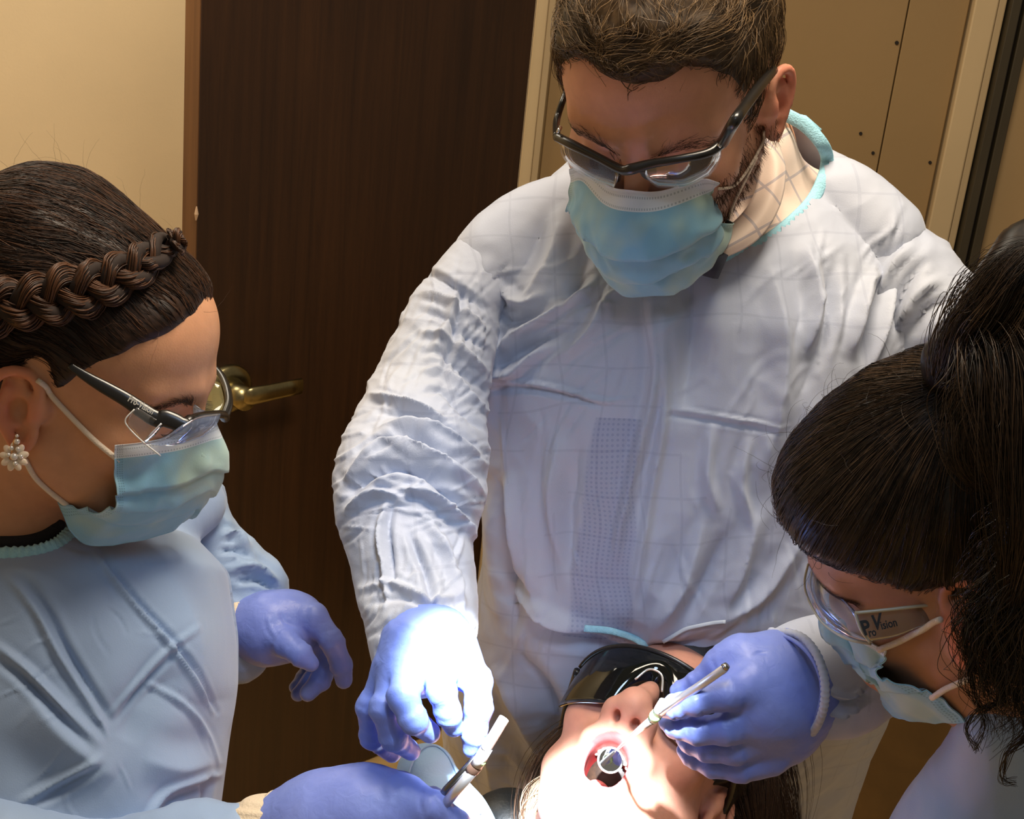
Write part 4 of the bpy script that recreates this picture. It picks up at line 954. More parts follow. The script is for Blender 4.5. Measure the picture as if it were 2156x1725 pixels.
mesh('nose_pad', *zt(HM, [(1302, 360, .115), (1297, 372, .108), (1294, 378, .104)], [.003, .0045, .002]), M_frame, parent=gm)
for (u, v, z) in ((1180, 268, .086), (1518, 298, .093)):
    c = HM.at(u, v, 2, z); mesh('hinge_screw', *tube([c, c+HM.R[:, 2]*.006], [.0016, .0014], 10), simple('chrome', (.8, .8, .8), .15, metal=1), parent=gm)
# ear loops of the man's mask
T_mm = bvh(*mm)
def loop(parent, tree, uvs, r=.0011, off=.0015, n=26, default=None, mat=None):
    return band('ear_loop', tree, uvs, r, mat or M_elastic, parent, off=off, n=n, default=default, flat=False)
loop(mk, T_man, [(1510, 395), (1545, 388), (1575, 350), (1600, 305), (1612, 275)])
loop(mk, T_man, [(1527, 465), (1545, 420), (1570, 370), (1590, 330)])

# ------------------------------------------------------------------ the patient
HP = Head((-.55, -.777, -.782), (1349.4, 1600.7, 1.223), .94)
pat = thing('person', 'patient lying back with mouth open, wearing dark glasses, the lamp on the face', 'person', HP.out((0, .0, -.16)))
S = Sdf(.002); head_ops(S, fem=True, mouth=True, ears=(1,), nz=.006, nk_=1.28)
nk = [(0, -.03, -.035), (0, -.11, -.03), (0, -.20, -.035), (0, -.30, -.03)]
S.chain([np.array([*nk[0], .052]), np.array([*nk[1], .054]), np.array([*nk[2], .058]), np.array([*nk[3], .085])], .02)
S.u(rcone((-.13, -.33, -.05), (.13, -.33, -.05), .07, .07), .05)
pV, pQ, pbody = body_mesh(pat, HP, S, skincol((.70, .34, .24), ear=(.60, .28, .2), mouth=True, blush=(.72, .28, .2), lipc=(.50, .11, .11)), res=.002)
T_pat = bvh(pV, pQ)
# teeth, tongue
V = []
S = Sdf(.0009)
for i in range(-4, 5):
    t = i/4.6; S.u(ell((.0165*math.sin(t*1.25), -.0715-.0004*abs(i), .0865-.015*(1-math.cos(t*1.35))), (.0027, .0036, .0022)), .0002)
f = S.field(); V, Q = nets(f, S.lo, S.res, 1); mesh('teeth', HP.out(V), Q, simple('tooth_enamel', (.8, .72, .6), .25, sss=.1), parent=pat)
S = Sdf(.0014); S.u(ell((0, -.0960, .056), (.0125, .0065, .017)), .002); f = S.field(); V, Q = nets(f, S.lo, S.res, 2)
mesh('tongue', HP.out(V), Q, simple('tongue_pink', (.55, .14, .13), .3, bump=.4, bscale=400, sss=.1), parent=pat)
lineP = [(0, .066), (30, .066), (50, .048), (65, .025), (78, -.01), (85, .0), (95, .01), (110, -.03), (140, -.07), (180, -.09)]
hV, hQ = build_hair_cap(HP, lineP, lambda P: .012+.008*smooth01((P[..., 1])/.1), lumps=.003, res=.003)
hC = HP.out(hV)
M_hairP = hair_mat('dark_brown_loose_hair', srgb(16, 11, 9), srgb(96, 66, 44), .45)
def locks(paths, n, spread, r=(.00022, .0004), curl=0, cf=3, npt=14, taper=True, seed=0):
    """bundles of hairs along centre paths of (u,v,d)"""
    out = []
    rg = np.random.default_rng(seed+50)
    for path in paths:
        c = catmull(np.array([C(*p) for p in path]), npt); T = np.gradient(c, axis=0); T /= np.linalg.norm(T, axis=1, keepdims=True)
        X = np.cross(T, [0, 0, 1.0]); X /= np.linalg.norm(X, axis=1, keepdims=True)+1e-9; Y = np.cross(T, X); s = np.linspace(0, 1, npt)
        env = (np.sin(np.pi*np.clip(s*.8+.12, 0, 1)) if taper else np.ones(npt))
        for i in range(n):
            a, b = rg.normal(size=2)*spread; ph = rg.uniform(0, 6.28); cc = curl*rg.uniform(.5, 1.4); k = cf*rg.uniform(.8, 1.2)
            drift = rg.normal(size=2)*spread*.5
            out.append(c+X*((a+drift[0]*s)*env+cc*np.cos(ph+k*6.28*s))[:, None]+Y*((b+drift[1]*s)*env+cc*np.sin(ph+k*6.28*s))[:, None])
    rr = rg.uniform(r[0], r[1], len(out)); return strands(np.array(out), rr), len(out), npt
(sv, sq), ns, npt = locks([[(1225, 1520, 1.25), (1180, 1580, 1.25), (1150, 1640, 1.24), (1125, 1720, 1.22), (1110, 1800, 1.2)], [(1200, 1560, 1.28), (1165, 1620, 1.27), (1140, 1700, 1.25), (1120, 1790, 1.22)]], 260, .009, npt=14, seed=1)
(sv2, sq2), ns2, _ = locks([[(1470, 1400, 1.3), (1520, 1480, 1.3), (1560, 1580, 1.28), (1600, 1680, 1.26), (1640, 1800, 1.25)], [(1480, 1440, 1.28), (1530, 1540, 1.26), (1560, 1640, 1.24), (1590, 1780, 1.22)], [(1500, 1440, 1.32), (1570, 1540, 1.3), (1620, 1640, 1.29), (1670, 1760, 1.28)]], 420, .016, npt=14, seed=2)
cc1 = np.repeat(RNG.uniform(.1, .6, ns), npt*3); tcol = np.tile(np.repeat(np.linspace(0, 1, npt), 3), ns); cc1 = cc1+.9*smooth01((tcol-.55)/.3)*(np.repeat(RNG.uniform(0, 1, ns), npt*3) > .25)
cc2 = np.repeat(RNG.uniform(0, .28, ns2), npt*3)
mesh('hair', np.vstack([hC, sv, sv2]), np.vstack([hQ, sq+len(hC), sq2+len(hC)+len(sv)]), M_hairP, parent=pat, col=np.repeat(np.concatenate([np.full(len(hC), .1), cc1, cc2])[:, None], 3, 1))
(sv, sq), ns, npt = locks([[(1150, 1640, 1.22), (1128, 1690, 1.215), (1112, 1760, 1.2)], [(1150, 1672, 1.21), (1130, 1720, 1.2), (1118, 1770, 1.19)]], 150, .0042, npt=8, seed=3)
mesh('blond_hair_ends', sv, sq, simple('blond_hair', srgb(206, 180, 146), .5), parent=pat)
# dark wrap-around glasses on the patient
gp = thing('safety_glasses', 'dark green wraparound protective glasses worn by the lying patient', 'glasses', HP.out((0, -.01, .12)))
def wrap_lens(H, ytop, ybot, ph, rx, rz, z0, n=(60, 16), th=.002, tilt=0.0):
    s = np.linspace(-1, 1, n[0]); P = []
    for j in range(n[1]):
        t = j/(n[1]-1)
        for a in s:
            A = math.radians(ph*a); y = ytop(a)*(1-t)+ybot(a)*t; bulge = .006*math.sin(math.pi*t)
            P.append((rx*math.sin(A), y, z0+(rz+bulge)*math.cos(A)-tilt*t))
    V = H.out(np.array(P)); i, j = np.meshgrid(np.arange(n[1]-1), np.arange(n[0]-1), indexing='ij'); a = (i*n[0]+j).ravel(); Q = np.stack([a, a+n[0], a+n[0]+1, a+1], 1)
    N = normals(V, Q)
    if (N@H.R[:, 2]).sum() < 0: Q = Q[:, ::-1].copy(); N = -N
    nv = len(V); nc, nr_ = n; idx = np.array(list(range(nc))+[r*nc+nc-1 for r in range(1, nr_)]+[(nr_-1)*nc+c for c in range(nc-2, -1, -1)]+[r*nc for r in range(nr_-2, 0, -1)])
    nx = np.roll(idx, -1); rim = np.stack([idx, idx+nv, nx+nv, nx], 1)
    return np.vstack([V, V-N*th]), np.vstack([Q, (Q+nv)[:, ::-1], rim])
lv_, lq_ = wrap_lens(HP, lambda a: .026-.010*abs(a)**3, lambda a: -.036-.002*abs(a)+.014*abs(a)**4+.034*math.exp(-(a/.17)**2), 74, .080, .070, .044, tilt=.015)
mesh('lens', lv_, lq_, M_dlens, parent=gp)
ed = lambda a: HP.out((.080*math.sin(math.radians(74*a)), .026-.010*abs(a)**3, .044+.070*math.cos(math.radians(74*a))))
mesh('brow_bar', *tube(np.array([ed(a) for a in np.linspace(-1, 1, 40)]), .0022, 8), M_frame, parent=gp)
for sd in (-1, 1): mesh('temple', *tube(catmull(HP.out(np.array([(sd*.078, .012, .062), (sd*.084, .012, .015), (sd*.084, .006, -.015), (sd*.079, -.010, -.030)])), 20), .0032, 8), M_frame, parent=gp)
mesh('nose_bridge', *tube(catmull(HP.out(np.array([(-.013, -.012, .112), (-.006, .000, .118), (.006, .000, .118), (.013, -.012, .112)])), 20), .0009, 8), simple('polished_edge', (.9, .9, .85), .1, metal=.6), parent=gp)

# headrest, chair back, drape
chair = thing('dental_chair', 'dark teal-black dental chair headrest under the head of the patient', 'chair', C(1380, 1900, 1.4))
S = Sdf(.005); S.chain([pr(1072, 1765, 1.30, 104), pr(1380, 1850, 1.33, 120), pr(1600, 1830, 1.33, 110)], .03); f = S.field(); V, Q = nets(f, S.lo, S.res, 2)
M_vinyl = simple('dark_teal_vinyl', srgb(30, 36, 40), .45, bump=.2, bscale=300)
mesh('headrest', V, Q, M_vinyl, parent=chair)
S = Sdf(.006); S.chain([pr(1080, 1830, 1.35, 110), pr(1150, 2050, 1.30, 260), pr(1150, 2500, 1.2, 340)], .05); f = S.field(); V, Q = nets(f, S.lo, S.res, 2)
mesh('backrest', V, Q, M_vinyl, parent=chair)
drape = thing('paper_drape', 'pale blue paper drape with a rounded top between steel instrument and door', 'drape', C(940, 1800, 1.2))
S = Sdf(.0035); S.chain([pr(898, 1632, 1.19, 62), pr(930, 1760, 1.18, 100), pr(960, 1900, 1.16, 150)], .02); f = S.field(); V, Q = nets(f, S.lo, S.res, 2); V = V+normals(V, Q)*(.0016*ridged(V*16, 2))[:, None]
M_paper = simple('pale_blue_paper', srgb(158, 192, 224), .7, bump=.15, bscale=500, noise=.05, nscale=20)
mesh('sheet', V, Q, M_paper, parent=drape)
mesh('hem', *tube(on(bvh(V, Q), [(848, 1680), (872, 1600), (905, 1572), (940, 1590), (975, 1660), (1010, 1715)], .001, 40, 1.15), .0012, 6), M_paper, parent=drape)
# ------------------------------------------------------------------ the woman at left
HL = Head((1.546, .373, -.364), (182, 772, 1.004), .91)
wl = thing('person', 'woman at left with a braided updo, flower earring, blue mask and blue gown', 'person', C(100, 1900, 1.15))
S = Sdf(.0022); head_ops(S, fem=True, nz=-.008)
nk = [HL.loc(C(*p)) for p in ((70, 900, 1.03), (30, 1060, 1.07), (10, 1250, 1.12))]
S.u(rcone(nk[0], nk[1], .056, .055), .02); S.u(rcone(nk[1], nk[2], .055, .07), .02)
lV, lQ, lbody = body_mesh(wl, HL, S, skincol((.62, .31, .17), ear=(.66, .26, .15), blush=(.6, .25, .16)))
T_wl = bvh(lV, lQ)
lineL = [(0, .070), (20, .068), (35, .058), (50, .046), (62, .028), (75, .010), (84, -.006), (90, .014), (100, .018), (112, -.010), (130, -.04), (180, -.05)]
hV, hQ = build_hair_cap(HL, lineL, lambda P: .003+.012*smooth01((P[..., 1]-.04)/.08)*smooth01((.03-P[..., 2])/.08)+.012*smooth01((-P[..., 2])/.08), lumps=.003, lscale=34)
hC = HL.out(hV); T_cap = bvh(hV, hQ); T_capL = bvh(hC, hQ)
M_hairL = hair_mat('dark_brown_updo', srgb(18, 11, 8), srgb(102, 66, 42), .46)
ylL = lambda c: yline(np.degrees(np.arctan2(c[:, 0], c[:, 2])), lineL)
rt = roots_of(hV, hQ, 3800, lambda c: outer(c)*(c[:, 0] < .06)*(c[:, 1] > ylL(c)+.010))
bun = np.array([-.02, .06, -.14])
def tgL(p): d = bun-p; d = d/np.linalg.norm(d); d[1] += .45*smooth01((p[2]+.01)/.08)*(p[1] < .09); return d+.18*np.array([0, math.sin(p[2]*60), 0])
st = comb(T_cap, rt, None, tgL, 9, .055, .0016, .10)
sv, sq = strands(HL.out(st), RNG.uniform(.00018, .00038, len(st)))
# loose fine hairs standing off the crown and the brow
rt = roots_of(hV, hQ, 260, lambda c: outer(c)*((c[:, 2] > .03) | (c[:, 1] > .09)))
fz = []
for p in rt:
    r = T_cap.find_nearest(Vector(p)); nn = np.array(r[1]); d = nrm(tgL(p)+nn*.6+RNG.normal(size=3)*.5); q = [p.copy()]
    for k in range(8): d = nrm(d+RNG.normal(size=3)*.16-nn*.10); q.append(q[-1]+d*.0042)
    fz.append(q)
fv, fq = strands(HL.out(np.array(fz)), .00009)
cv = np.concatenate([.10+.18*fbm(hV*50, 2), np.repeat(RNG.uniform(0, .75, len(st))**2, 27), np.full(len(fv), .35)])
mesh('hair', np.vstack([hC, sv, fv]), np.vstack([hQ, sq+len(hC), fq+len(hC)+len(sv)]), M_hairL, parent=wl, col=np.repeat(cv[:, None], 3, 1))
# the braid: interleaved strands of hair laid over the updo
bp = on(T_capL, [(-60, 652), (20, 642), (90, 630), (160, 615), (230, 596), (290, 566), (332, 536), (362, 514), (386, 502)], .004, 120, .95)
nb = nrm(-bp.mean(0)); BS = []
Tb = np.gradient(bp, axis=0); Tb /= np.linalg.norm(Tb, axis=1, keepdims=True); Wb = np.cross(Tb, nb)
bs, cvb = [], []
for k in range(3):
    s = np.linspace(0, 1, 120); ph = s*2*math.pi*3.1+k*2*math.pi/3; env = np.interp(s, [0, .15, .8, 1], [1, 1, .75, .35])
    c = bp+Wb*(np.sin(ph)*(.0120+.0015*np.sin(s*17+k))*env)[:, None]+nb*((np.sin(2*ph)*.0042+.004)*env)[:, None]
    for j in range(95):
        a = RNG.uniform(0, 6.28); r = math.sqrt(RNG.uniform(.25, 1))*.0084; tw = s*9+a
        bs.append(c+Wb*(np.cos(tw)*r*env)[:, None]+nb*(np.sin(tw)*r*.8*env)[:, None]); cvb.append(RNG.uniform(.05, .62))
bv_, bq_ = strands(np.array(bs)+RNG.normal(size=(285, 1, 3))*.0004, .0006, r1=np.ones(120), seg=4)
core = [tube(bp+Wb*(np.sin(s*2*math.pi*3.1+k*2.094)*(.0120+.0015*np.sin(s*17+k))*env)[:, None]+nb*((np.sin(2*(s*2*math.pi*3.1+k*2.094))*.0042+.004)*env)[:, None], .0058*env, 8) for k in range(3)]
cvv, cff = merge(core)
braid = mesh('braid', bv_, bq_, M_hairL, parent=wl, col=np.repeat(np.repeat(np.array(cvb), 480)[:, None], 3, 1)); mesh('braid_core', cvv, cff, simple('deep_brown_hair', srgb(34, 20, 12), .85), parent=braid)
bv = brow_strands(HL, T_wl, [(-.014, .013, .088), (-.026, .018, .086), (-.042, .018, .076), (-.054, .010, .062)], 200, .008, .00020, w=.0016); mesh('eyebrow', *bv, M_dark, parent=wl)
# lashes on the lowered lid
def lashes(H, sd, n=46, r=.00014, L=.009, drop=.5):
    P = []
    for i in range(n):
        t = i/(n-1); a = (t-.5)*1.9; p0 = np.array([sd*(.0315+.0125*math.sin(a)), -.0085-.0015*math.cos(a), .0745+.0125*math.cos(a)]); d = nrm([sd*.35*math.sin(a)+RNG.normal()*.06, -drop+RNG.normal()*.05, 1.0]); q = [p0]
        for k in range(5): d = nrm(d+np.array([0, .16, 0])); q.append(q[-1]+d*L/5)
        P.append(q)
    return strands(H.out(np.array(P)), r)
M_lash = simple('black_lashes', srgb(22, 18, 18), .5)
mesh('eyelashes', *lashes(HL, -1), M_lash, parent=wl); mesh('eyelashes', *lashes(HL, 1), M_lash, parent=wl)
mkl, mg, mml = build_mask(wl, HL, seed=2.0, move={(0, 0): (242, 938), (0, 1): (300, 932), (0, 2): (378, 918), (0, 3): (440, 902), (1, 0): (240, 1005), (1, 1): (300, 1000), (1, 2): (375, 990), (1, 3): (442, 965), (2, 0): (238, 1066), (2, 1): (290, 1072), (2, 2): (365, 1058), (2, 3): (438, 1020),
    (3, 0): (172, 1068), (3, 1): (240, 1102), (3, 2): (325, 1095), (3, 3): (408, 1070), (4, 0): (122, 1056), (4, 1): (172, 1138), (4, 2): (280, 1140), (4, 3): (365, 1112)}, crumple=.0016, pleat=.0022, tree=T_wl)
loop(mkl, T_wl, [(78, 800), (110, 832), (160, 885), (205, 930), (252, 968)], r=.0019, default=.93, mat=M_elastic)
loop(mkl, T_wl, [(55, 965), (75, 1000), (105, 1030), (145, 1062)], r=.0019, default=.95)
# her glasses
gl = thing('safety_glasses', 'black-armed safety glasses with clear lenses on the woman with the braid', 'glasses', C(400, 880, .97))
P = on(T_wl, [(150, 762), (195, 790), (245, 818), (300, 850), (345, 880), (388, 898)], .006, 40, .93)
P = np.array([C(*(list(pix(p))+[d])) for p, d in zip(P, np.linspace(-P[0][2], -P[0][2]+.012, 40))])
FLATK[0] = .45
tmL = mesh('temple', *tube(P, np.interp(np.linspace(0, 1, 40), [0, .3, .8, 1], [.0022, .0042, .0058, .0048]), 12, flat=nrm(-P.mean(0))), M_frame, parent=gl); dT = -P[20][2]
mesh('frame', *tube(catmull(np.array([C(385, 898, .955), C(410, 880, .965), C(440, 874, .99), C(466, 873, 1.02), C(474, 880, 1.045)]), 30), [.0042]*6+[.003]*18+[.0036]*6, 10), M_frame, parent=gl)
patch([[(385, 900, .925), (420, 880, .935), (465, 872, .960)], [(345, 925, .922), (402, 910, .930), (455, 896, .958)], [(302, 936, .92), (372, 938, .926), (428, 920, .95)]], n=(20, 12), th=.0016, name='lens', mat=M_lensb, parent=gl)
patch([[(288, 858, .925), (320, 878, .928), (345, 893, .932)], [(272, 880, .925), (300, 905, .928), (330, 915, .935)], [(272, 896, .925), (288, 915, .928), (302, 936, .932)]], n=(12, 10), th=.0012, name='side_shield', mat=M_lens, parent=gl)
mesh('shield_edge', *tube(catmull(np.array([C(283, 862, .925), C(264, 884, .925), C(272, 902, .926), C(300, 930, .928), C(338, 960, .935)]), 24), .0005, 6), simple('polished_edge_2', (.8, .8, .78), .15), parent=gl)
mesh('shield_edge', *tube(catmull(np.array([C(340, 892, .93), C(320, 912, .932), C(299, 934, .935)]), 12), .0006, 6), simple('polished_edge_3', (.85, .86, .9), .15), parent=gl)
def lettering(txt, uva, uvb, d, size, mat, parent, name='lettering', shear=0.0, off=(0, 0), weight=0):
    cu = bpy.data.curves.new(name, 'FONT'); cu.body = txt; cu.size = size; cu.extrude = .0002; cu.shear = shear; cu.offset = weight; cu.resolution_u = 3
    o = bpy.data.objects.new('tmp_text', cu); COL.objects.link(o); bpy.context.view_layer.update(); me = bpy.data.meshes.new_from_object(o)
    V = np.array([v.co[:] for v in me.vertices]); Fc = [tuple(p.vertices) for p in me.polygons]; bpy.data.objects.remove(o); bpy.data.meshes.remove(me)
    a = C(uva[0], uva[1], d); b = C(uvb[0], uvb[1], d); X = nrm(b-a); Z = nrm(-(a+b)/2); Z = nrm(Z-X*(Z@X)); Y = np.cross(Z, X); w = V[:, 0].max()
    V = V*np.array([np.linalg.norm(b-a)/w, 1, 1])
    return mesh(name, a+V[:, :1]*X+V[:, 1:2]*Y+V[:, 2:]*Z, Fc, mat, parent=parent, sm=False)
M_wlet = simple('grey_white_print', srgb(190, 186, 176), .5)
lettering('Pro-Vision', (268, 844), (320, 873), -P[24][2]-.0120, .0060, M_wlet, tmL, weight=.0001)
mesh('temple', *tube(catmull(np.array([C(472, 880, 1.045), C(482, 850, 1.06), C(478, 818, 1.075), C(464, 788, 1.09), C(442, 768, 1.10), C(415, 758, 1.11)]), 30), np.linspace(.0034, .0022, 30), 10), M_frame, parent=gl)
M_olive = clear('side_lens_painted_reflection', (.9, .88, .76), gloss=1.5, haze=.30, hazecol=srgb(150, 140, 96))  # clear lens; olive haze painted in for the warm light it reflects
patch([[(410, 800, 1.07), (440, 797, 1.07), (464, 806, 1.07)], [(402, 840, 1.06), (436, 842, 1.06), (472, 846, 1.06)], [(396, 880, 1.05), (428, 880, 1.05), (462, 876, 1.045)]], n=(14, 12), th=.0014, name='side_shield', mat=M_olive, parent=gl)
# earring
er = thing('earring', 'crystal and pearl flower earring below the ear of the woman at left', 'earring', C(32, 958, .925))
M_pearl = simple('pearl_petals', srgb(236, 216, 196), .25, sss=.2); M_gold = simple('rose_gold', srgb(206, 160, 120), .2, metal=1); M_cryst = simple('crystal', srgb(230, 225, 220), .05, spec=1.0, metal=.5)
eh = hit(T_wl, 42, 930, .004, .93); ed_ = -eh[2]-.006
for k in range(9):
    a = math.pi*2*k/9+.2; c0 = C(30, 962, ed_); r0 = 17*ed_/F*1.05; c = c0+np.array([math.cos(a), math.sin(a), 0])*r0
    S = Sdf(.0005); ca, sa = math.cos(a), math.sin(a); S.u(ell(c, (.0044, .0026, .0018), np.array([[ca, -sa, 0], [sa, ca, 0], [0, 0, 1]])), .001); f = S.field(.003); V, Q = nets(f, S.lo, S.res, 1)
    mesh('petal', V, Q, M_pearl, parent=er)
for (u, v, r) in ((30, 962, .0026), (24, 944, .0018), (38, 946, .0018), (36, 930, .0020), (18, 958, .0016), (44, 962, .0016), (32, 976, .0016), (36, 918, .0013)):
    p = C(u, v, ed_-.002); S = Sdf(.0004); S.u(sph(p, r), .0005); V, Q = nets(S.field(.003), S.lo, S.res, 0); mesh('crystal', V, Q, M_cryst, parent=er, sm=False)
mesh('setting', *tube(np.array([C(36, 914, ed_), C(33, 940, ed_+.001), C(30, 968, ed_+.001)]), [.0012, .0030, .0040], 8), M_gold, parent=er)
# gown
S = Sdf(.0042)
S.u(loft([(1090, -160, 120, 1.16, .05), (1130, -260, 250, 1.15, .09), (1180, -330, 400, 1.14, .12), (1260, -350, 472, 1.13, .14), (1400, -350, 490, 1.12, .145), (1500, -350, 488, 1.115, .145), (1620, -350, 470, 1.11, .14), (1900, -350, 430, 1.10, .14)]), .02)
KF[:] = [.75, .55]
S.u(rcone(pr(330, 1120, 1.2, 60)[:3], pr(410, 1060, 1.24, 50)[:3], .026, .026), .03)
f = S.field(); V, Q = nets(f, S.lo, S.res, 3); T_lf = bvh(V, Q)
N0 = normals(V, Q); fc = V[Q].mean(1); NL = [(-400, 1170), (0, 1163), (70, 1163), (120, 1148), (152, 1118), (150, 1000), (-400, 900)]
V, Q, _ = keep_faces(V, Q, ~(inpoly(pix(fc), NL))); V, Q = subdiv(V, Q)
V = V+normals(V, Q)*(.0018*ridged(V*np.array([6, 3, 6])+V[:, 1:2]*np.array([[4, 0, 0]]), 2))[:, None]; G = []
KF[:] = [1, 1]
for (o, hh) in ((0, .0034), (11, -.0030)): fo(hh, 5, (199+o, 1160), (275+o, 1262), (352+o, 1360), (444+o, 1500))
fo(.0045, 9, (20, 1215), (77, 1289), (128, 1386), (219, 1529)); fo(-.004, 9, (50, 1215), (100, 1289), (150, 1386), (235, 1520)); fo(.0045, 9, (-20, 1350), (50, 1405), (102, 1457), (204, 1559)); fo(-.004, 10, (-20, 1385), (60, 1440), (190, 1575))
fo(.0030, 6, (235, 1508), (300, 1430), (352, 1365), (398, 1325)); fo(-.0028, 6, (250, 1520), (312, 1442), (362, 1376)); fo(.004, 8, (40, 1692), (110, 1652), (204, 1595)); fo(-.0035, 8, (60, 1705), (130, 1665), (210, 1612))
fo(.003, 6, (306, 1432), (380, 1480), (434, 1544), (459, 1610)); fo(.004, 7, (300, 1740), (350, 1672), (400, 1648), (462, 1632)); fo(-.005, 8, (325, 1740), (370, 1685), (440, 1650)); fo(-.006, 7, (440, 1640), (432, 1680), (420, 1730))
fo(.010, 60, (350, 1200), (400, 1350), (420, 1480)); fo(.010, 50, (60, 1480), (140, 1560), (240, 1640)); fo(-.006, 40, (260, 1560), (300, 1480), (380, 1420)); fo(.006, 30, (300, 1600), (380, 1620), (450, 1600)); crinkle(16, (20, 1200, 450, 1700), lambda u, v: -48 if u > 150 else 40, 120, 5, .0014, 8)
V = folds(V, Q, G); mesh('gown', V, Q, M_gown_b, parent=wl, uv=planar(V))
P = np.array([C(a, b, -hit(T_lf, a, b, .002, 1.1)[2]) for a, b in catmull(np.array([(-80, 1172), (0, 1170), (60, 1168), (110, 1155), (140, 1135), (156, 1112)], float), 60)])
for _ in range(8): P[1:-1] = (P[:-2]+2*P[1:-1]+P[2:])/4
FLATK[0] = .5; mesh('neck_binding', *tube(P, .0062+.0007*np.sin(np.arange(60)*1.9), 10, flat=nrm(-P.mean(0))), M_binding, parent=wl)
S = Sdf(.004); S.u(loft([(1085, -200, 135, 1.13, .06), (1120, -250, 160, 1.13, .08), (1180, -300, 260, 1.13, .10), (1300, -300, 380, 1.14, .10)]), .02); V, Q = nets(S.field(), S.lo, S.res, 2)
mesh('shirt', V, Q, M_black, parent=wl)
P = np.array([C(a, b, -hit(T_wl, a, b, .002, 1.1)[2]) for a, b in catmull(np.array([(-80, 1146), (0, 1146), (50, 1143), (88, 1132), (118, 1112), (130, 1096)], float), 50)])
for _ in range(10): P[1:-1] = (P[:-2]+2*P[1:-1]+P[2:])/4
mesh('shirt_neckband', *tube(P, np.interp(np.linspace(0, 1, 50), [0, .8, 1], [.0085, .0075, .003]), 10, flat=nrm(-P.mean(0))), M_black, parent=wl)
KF[:] = [1.2, .8]
# far arm: crumpled sleeve, knitted cuff, gloved hand held loosely
S = Sdf(.003); sleeve(S, [(390, 1000, 1.26, 40), (415, 1070, 1.27, 46), (448, 1140, 1.28, 54), (480, 1210, 1.285, 62), (505, 1275, 1.285, 68), (510, 1330, 1.28, 70), (495, 1365, 1.28, 58)], .02); S.u(rcone(pr(490, 1190, 1.28, 48)[:3], pr(552, 1232, 1.29, 38)[:3], .020, .0165), .015)
f = S.field(); Pg = S.grid(); f = smax(f, -ell(C(575, 1335, 1.235), (68*1.25/F, 88*1.25/F, .075))[0](Pg).astype(np.float32), .004); V, Q = nets(f, S.lo, S.res, 2)
V = V+normals(V, Q)*(.0055*ridged(np.stack([V[:, 0]*12, V[:, 1]*22+V[:, 0]*10, V[:, 2]*12], 1), 3))[:, None]; G = []
fo(.009, 9, (462, 1130), (490, 1125), (522, 1150)); fo(-.007, 8, (465, 1160), (500, 1160), (522, 1172)); fo(.008, 10, (480, 1200), (530, 1190), (585, 1225)); fo(-.006, 8, (500, 1225), (545, 1222), (585, 1245))
V = folds(V, Q, G); mesh('sleeve', V, Q, M_gown_b, parent=wl, uv=planar(V))
M_knit = simple('cream_knitted_cuff', srgb(226, 206, 176), .85, bump=.5, bscale=600)
S = Sdf(.002); S.chain([pr(478, 1312, 1.27, 66), pr(506, 1317, 1.262, 65)], .01); V, Q = nets(S.field(), S.lo, S.res, 2); V = V+normals(V, Q)*(.0007*np.sin(V[:, 0]*1500))[:, None]; mesh('knitted_cuff', V, Q, M_knit, parent=wl)
D = 1.26
gl_l, V, Q = glove(wl, [[(522, 1320, D, 54), (560, 1325, D, 60), (600, 1322, D, 56)], [(570, 1300, D-.01, 40), (618, 1298, D, 34), (640, 1300, D, 30)], [(570, 1340, D-.01, 44), (605, 1345, D-.01, 34)]],
   [[(618, 1292, D-.01, 32), (660, 1300, D-.015, 28), (700, 1352, D-.02, 23), (718, 1400, D-.015, 21), (724, 1432, D-.01, 18)],
    [(630, 1308, D+.01, 30), (672, 1345, D+.015, 25), (690, 1390, D+.015, 22), (675, 1432, D+.01, 20), (648, 1460, D+.005, 17)],
    [(620, 1320, D+.03, 28), (655, 1360, D+.038, 23), (672, 1405, D+.038, 20), (652, 1440, D+.03, 18), (628, 1462, D+.025, 15)],
    [(605, 1330, D+.05, 24), (640, 1370, D+.058, 20), (655, 1405, D+.058, 17), (640, 1430, D+.05, 15), (622, 1448, D+.045, 13)],
    [(575, 1335, D-.02, 32), (603, 1355, D-.035, 28), (632, 1378, D-.045, 23), (654, 1397, D-.045, 17)]],
   M_glove, creases=[([(556, 1300), (560, 1325), (575, 1350)], 3, -.0008), ([(566, 1300), (570, 1322), (585, 1345)], 3, .0008), ([(590, 1290), (600, 1310), (620, 1318)], 4, -.0008)], kp=.010)
mesh('glove_cuff', *tube(catmull(np.array([C(486, 1292, D-.02), C(500, 1268, D-.01), C(525, 1258, D), C(548, 1262, D+.01)]), 20), .0022, 8), M_glove, parent=gl_l)
# near arm: sleeve along the bottom, cuff, gloved hand holding the instrument
S = Sdf(.0036); sleeve(S, [(-120, 1800, .98, 150), (60, 1840, .98, 120), (250, 1850, .99, 105), (400, 1800, 1.0, 92), (500, 1788, 1.0, 80)], .02); V, Q = nets(S.field(), S.lo, S.res, 2)
V = V+normals(V, Q)*(.004*ridged(V*np.array([16, 10, 12]), 3))[:, None]; mesh('sleeve', V, Q, M_gown_b, parent=wl, uv=planar(V))
S = Sdf(.002); S.chain([pr(495, 1775, 1.0, 66), pr(545, 1757, 1.0, 70), pr(582, 1748, 1.0, 72)], .01); V, Q = nets(S.field(), S.lo, S.res, 2); V = V+normals(V, Q)*(.0006*np.sin(V[:, 1]*1300)+.0012*ridged(V*40, 1))[:, None]; kc = mesh('knitted_cuff', V, Q, M_knit, parent=wl)
mesh('cuff_rim', *tube(catmull(np.array([C(556, 1712, .985), C(560, 1692, .995), C(572, 1676, 1.0), C(586, 1674, 1.01)]), 16), .0035, 8), M_knit, parent=kc)
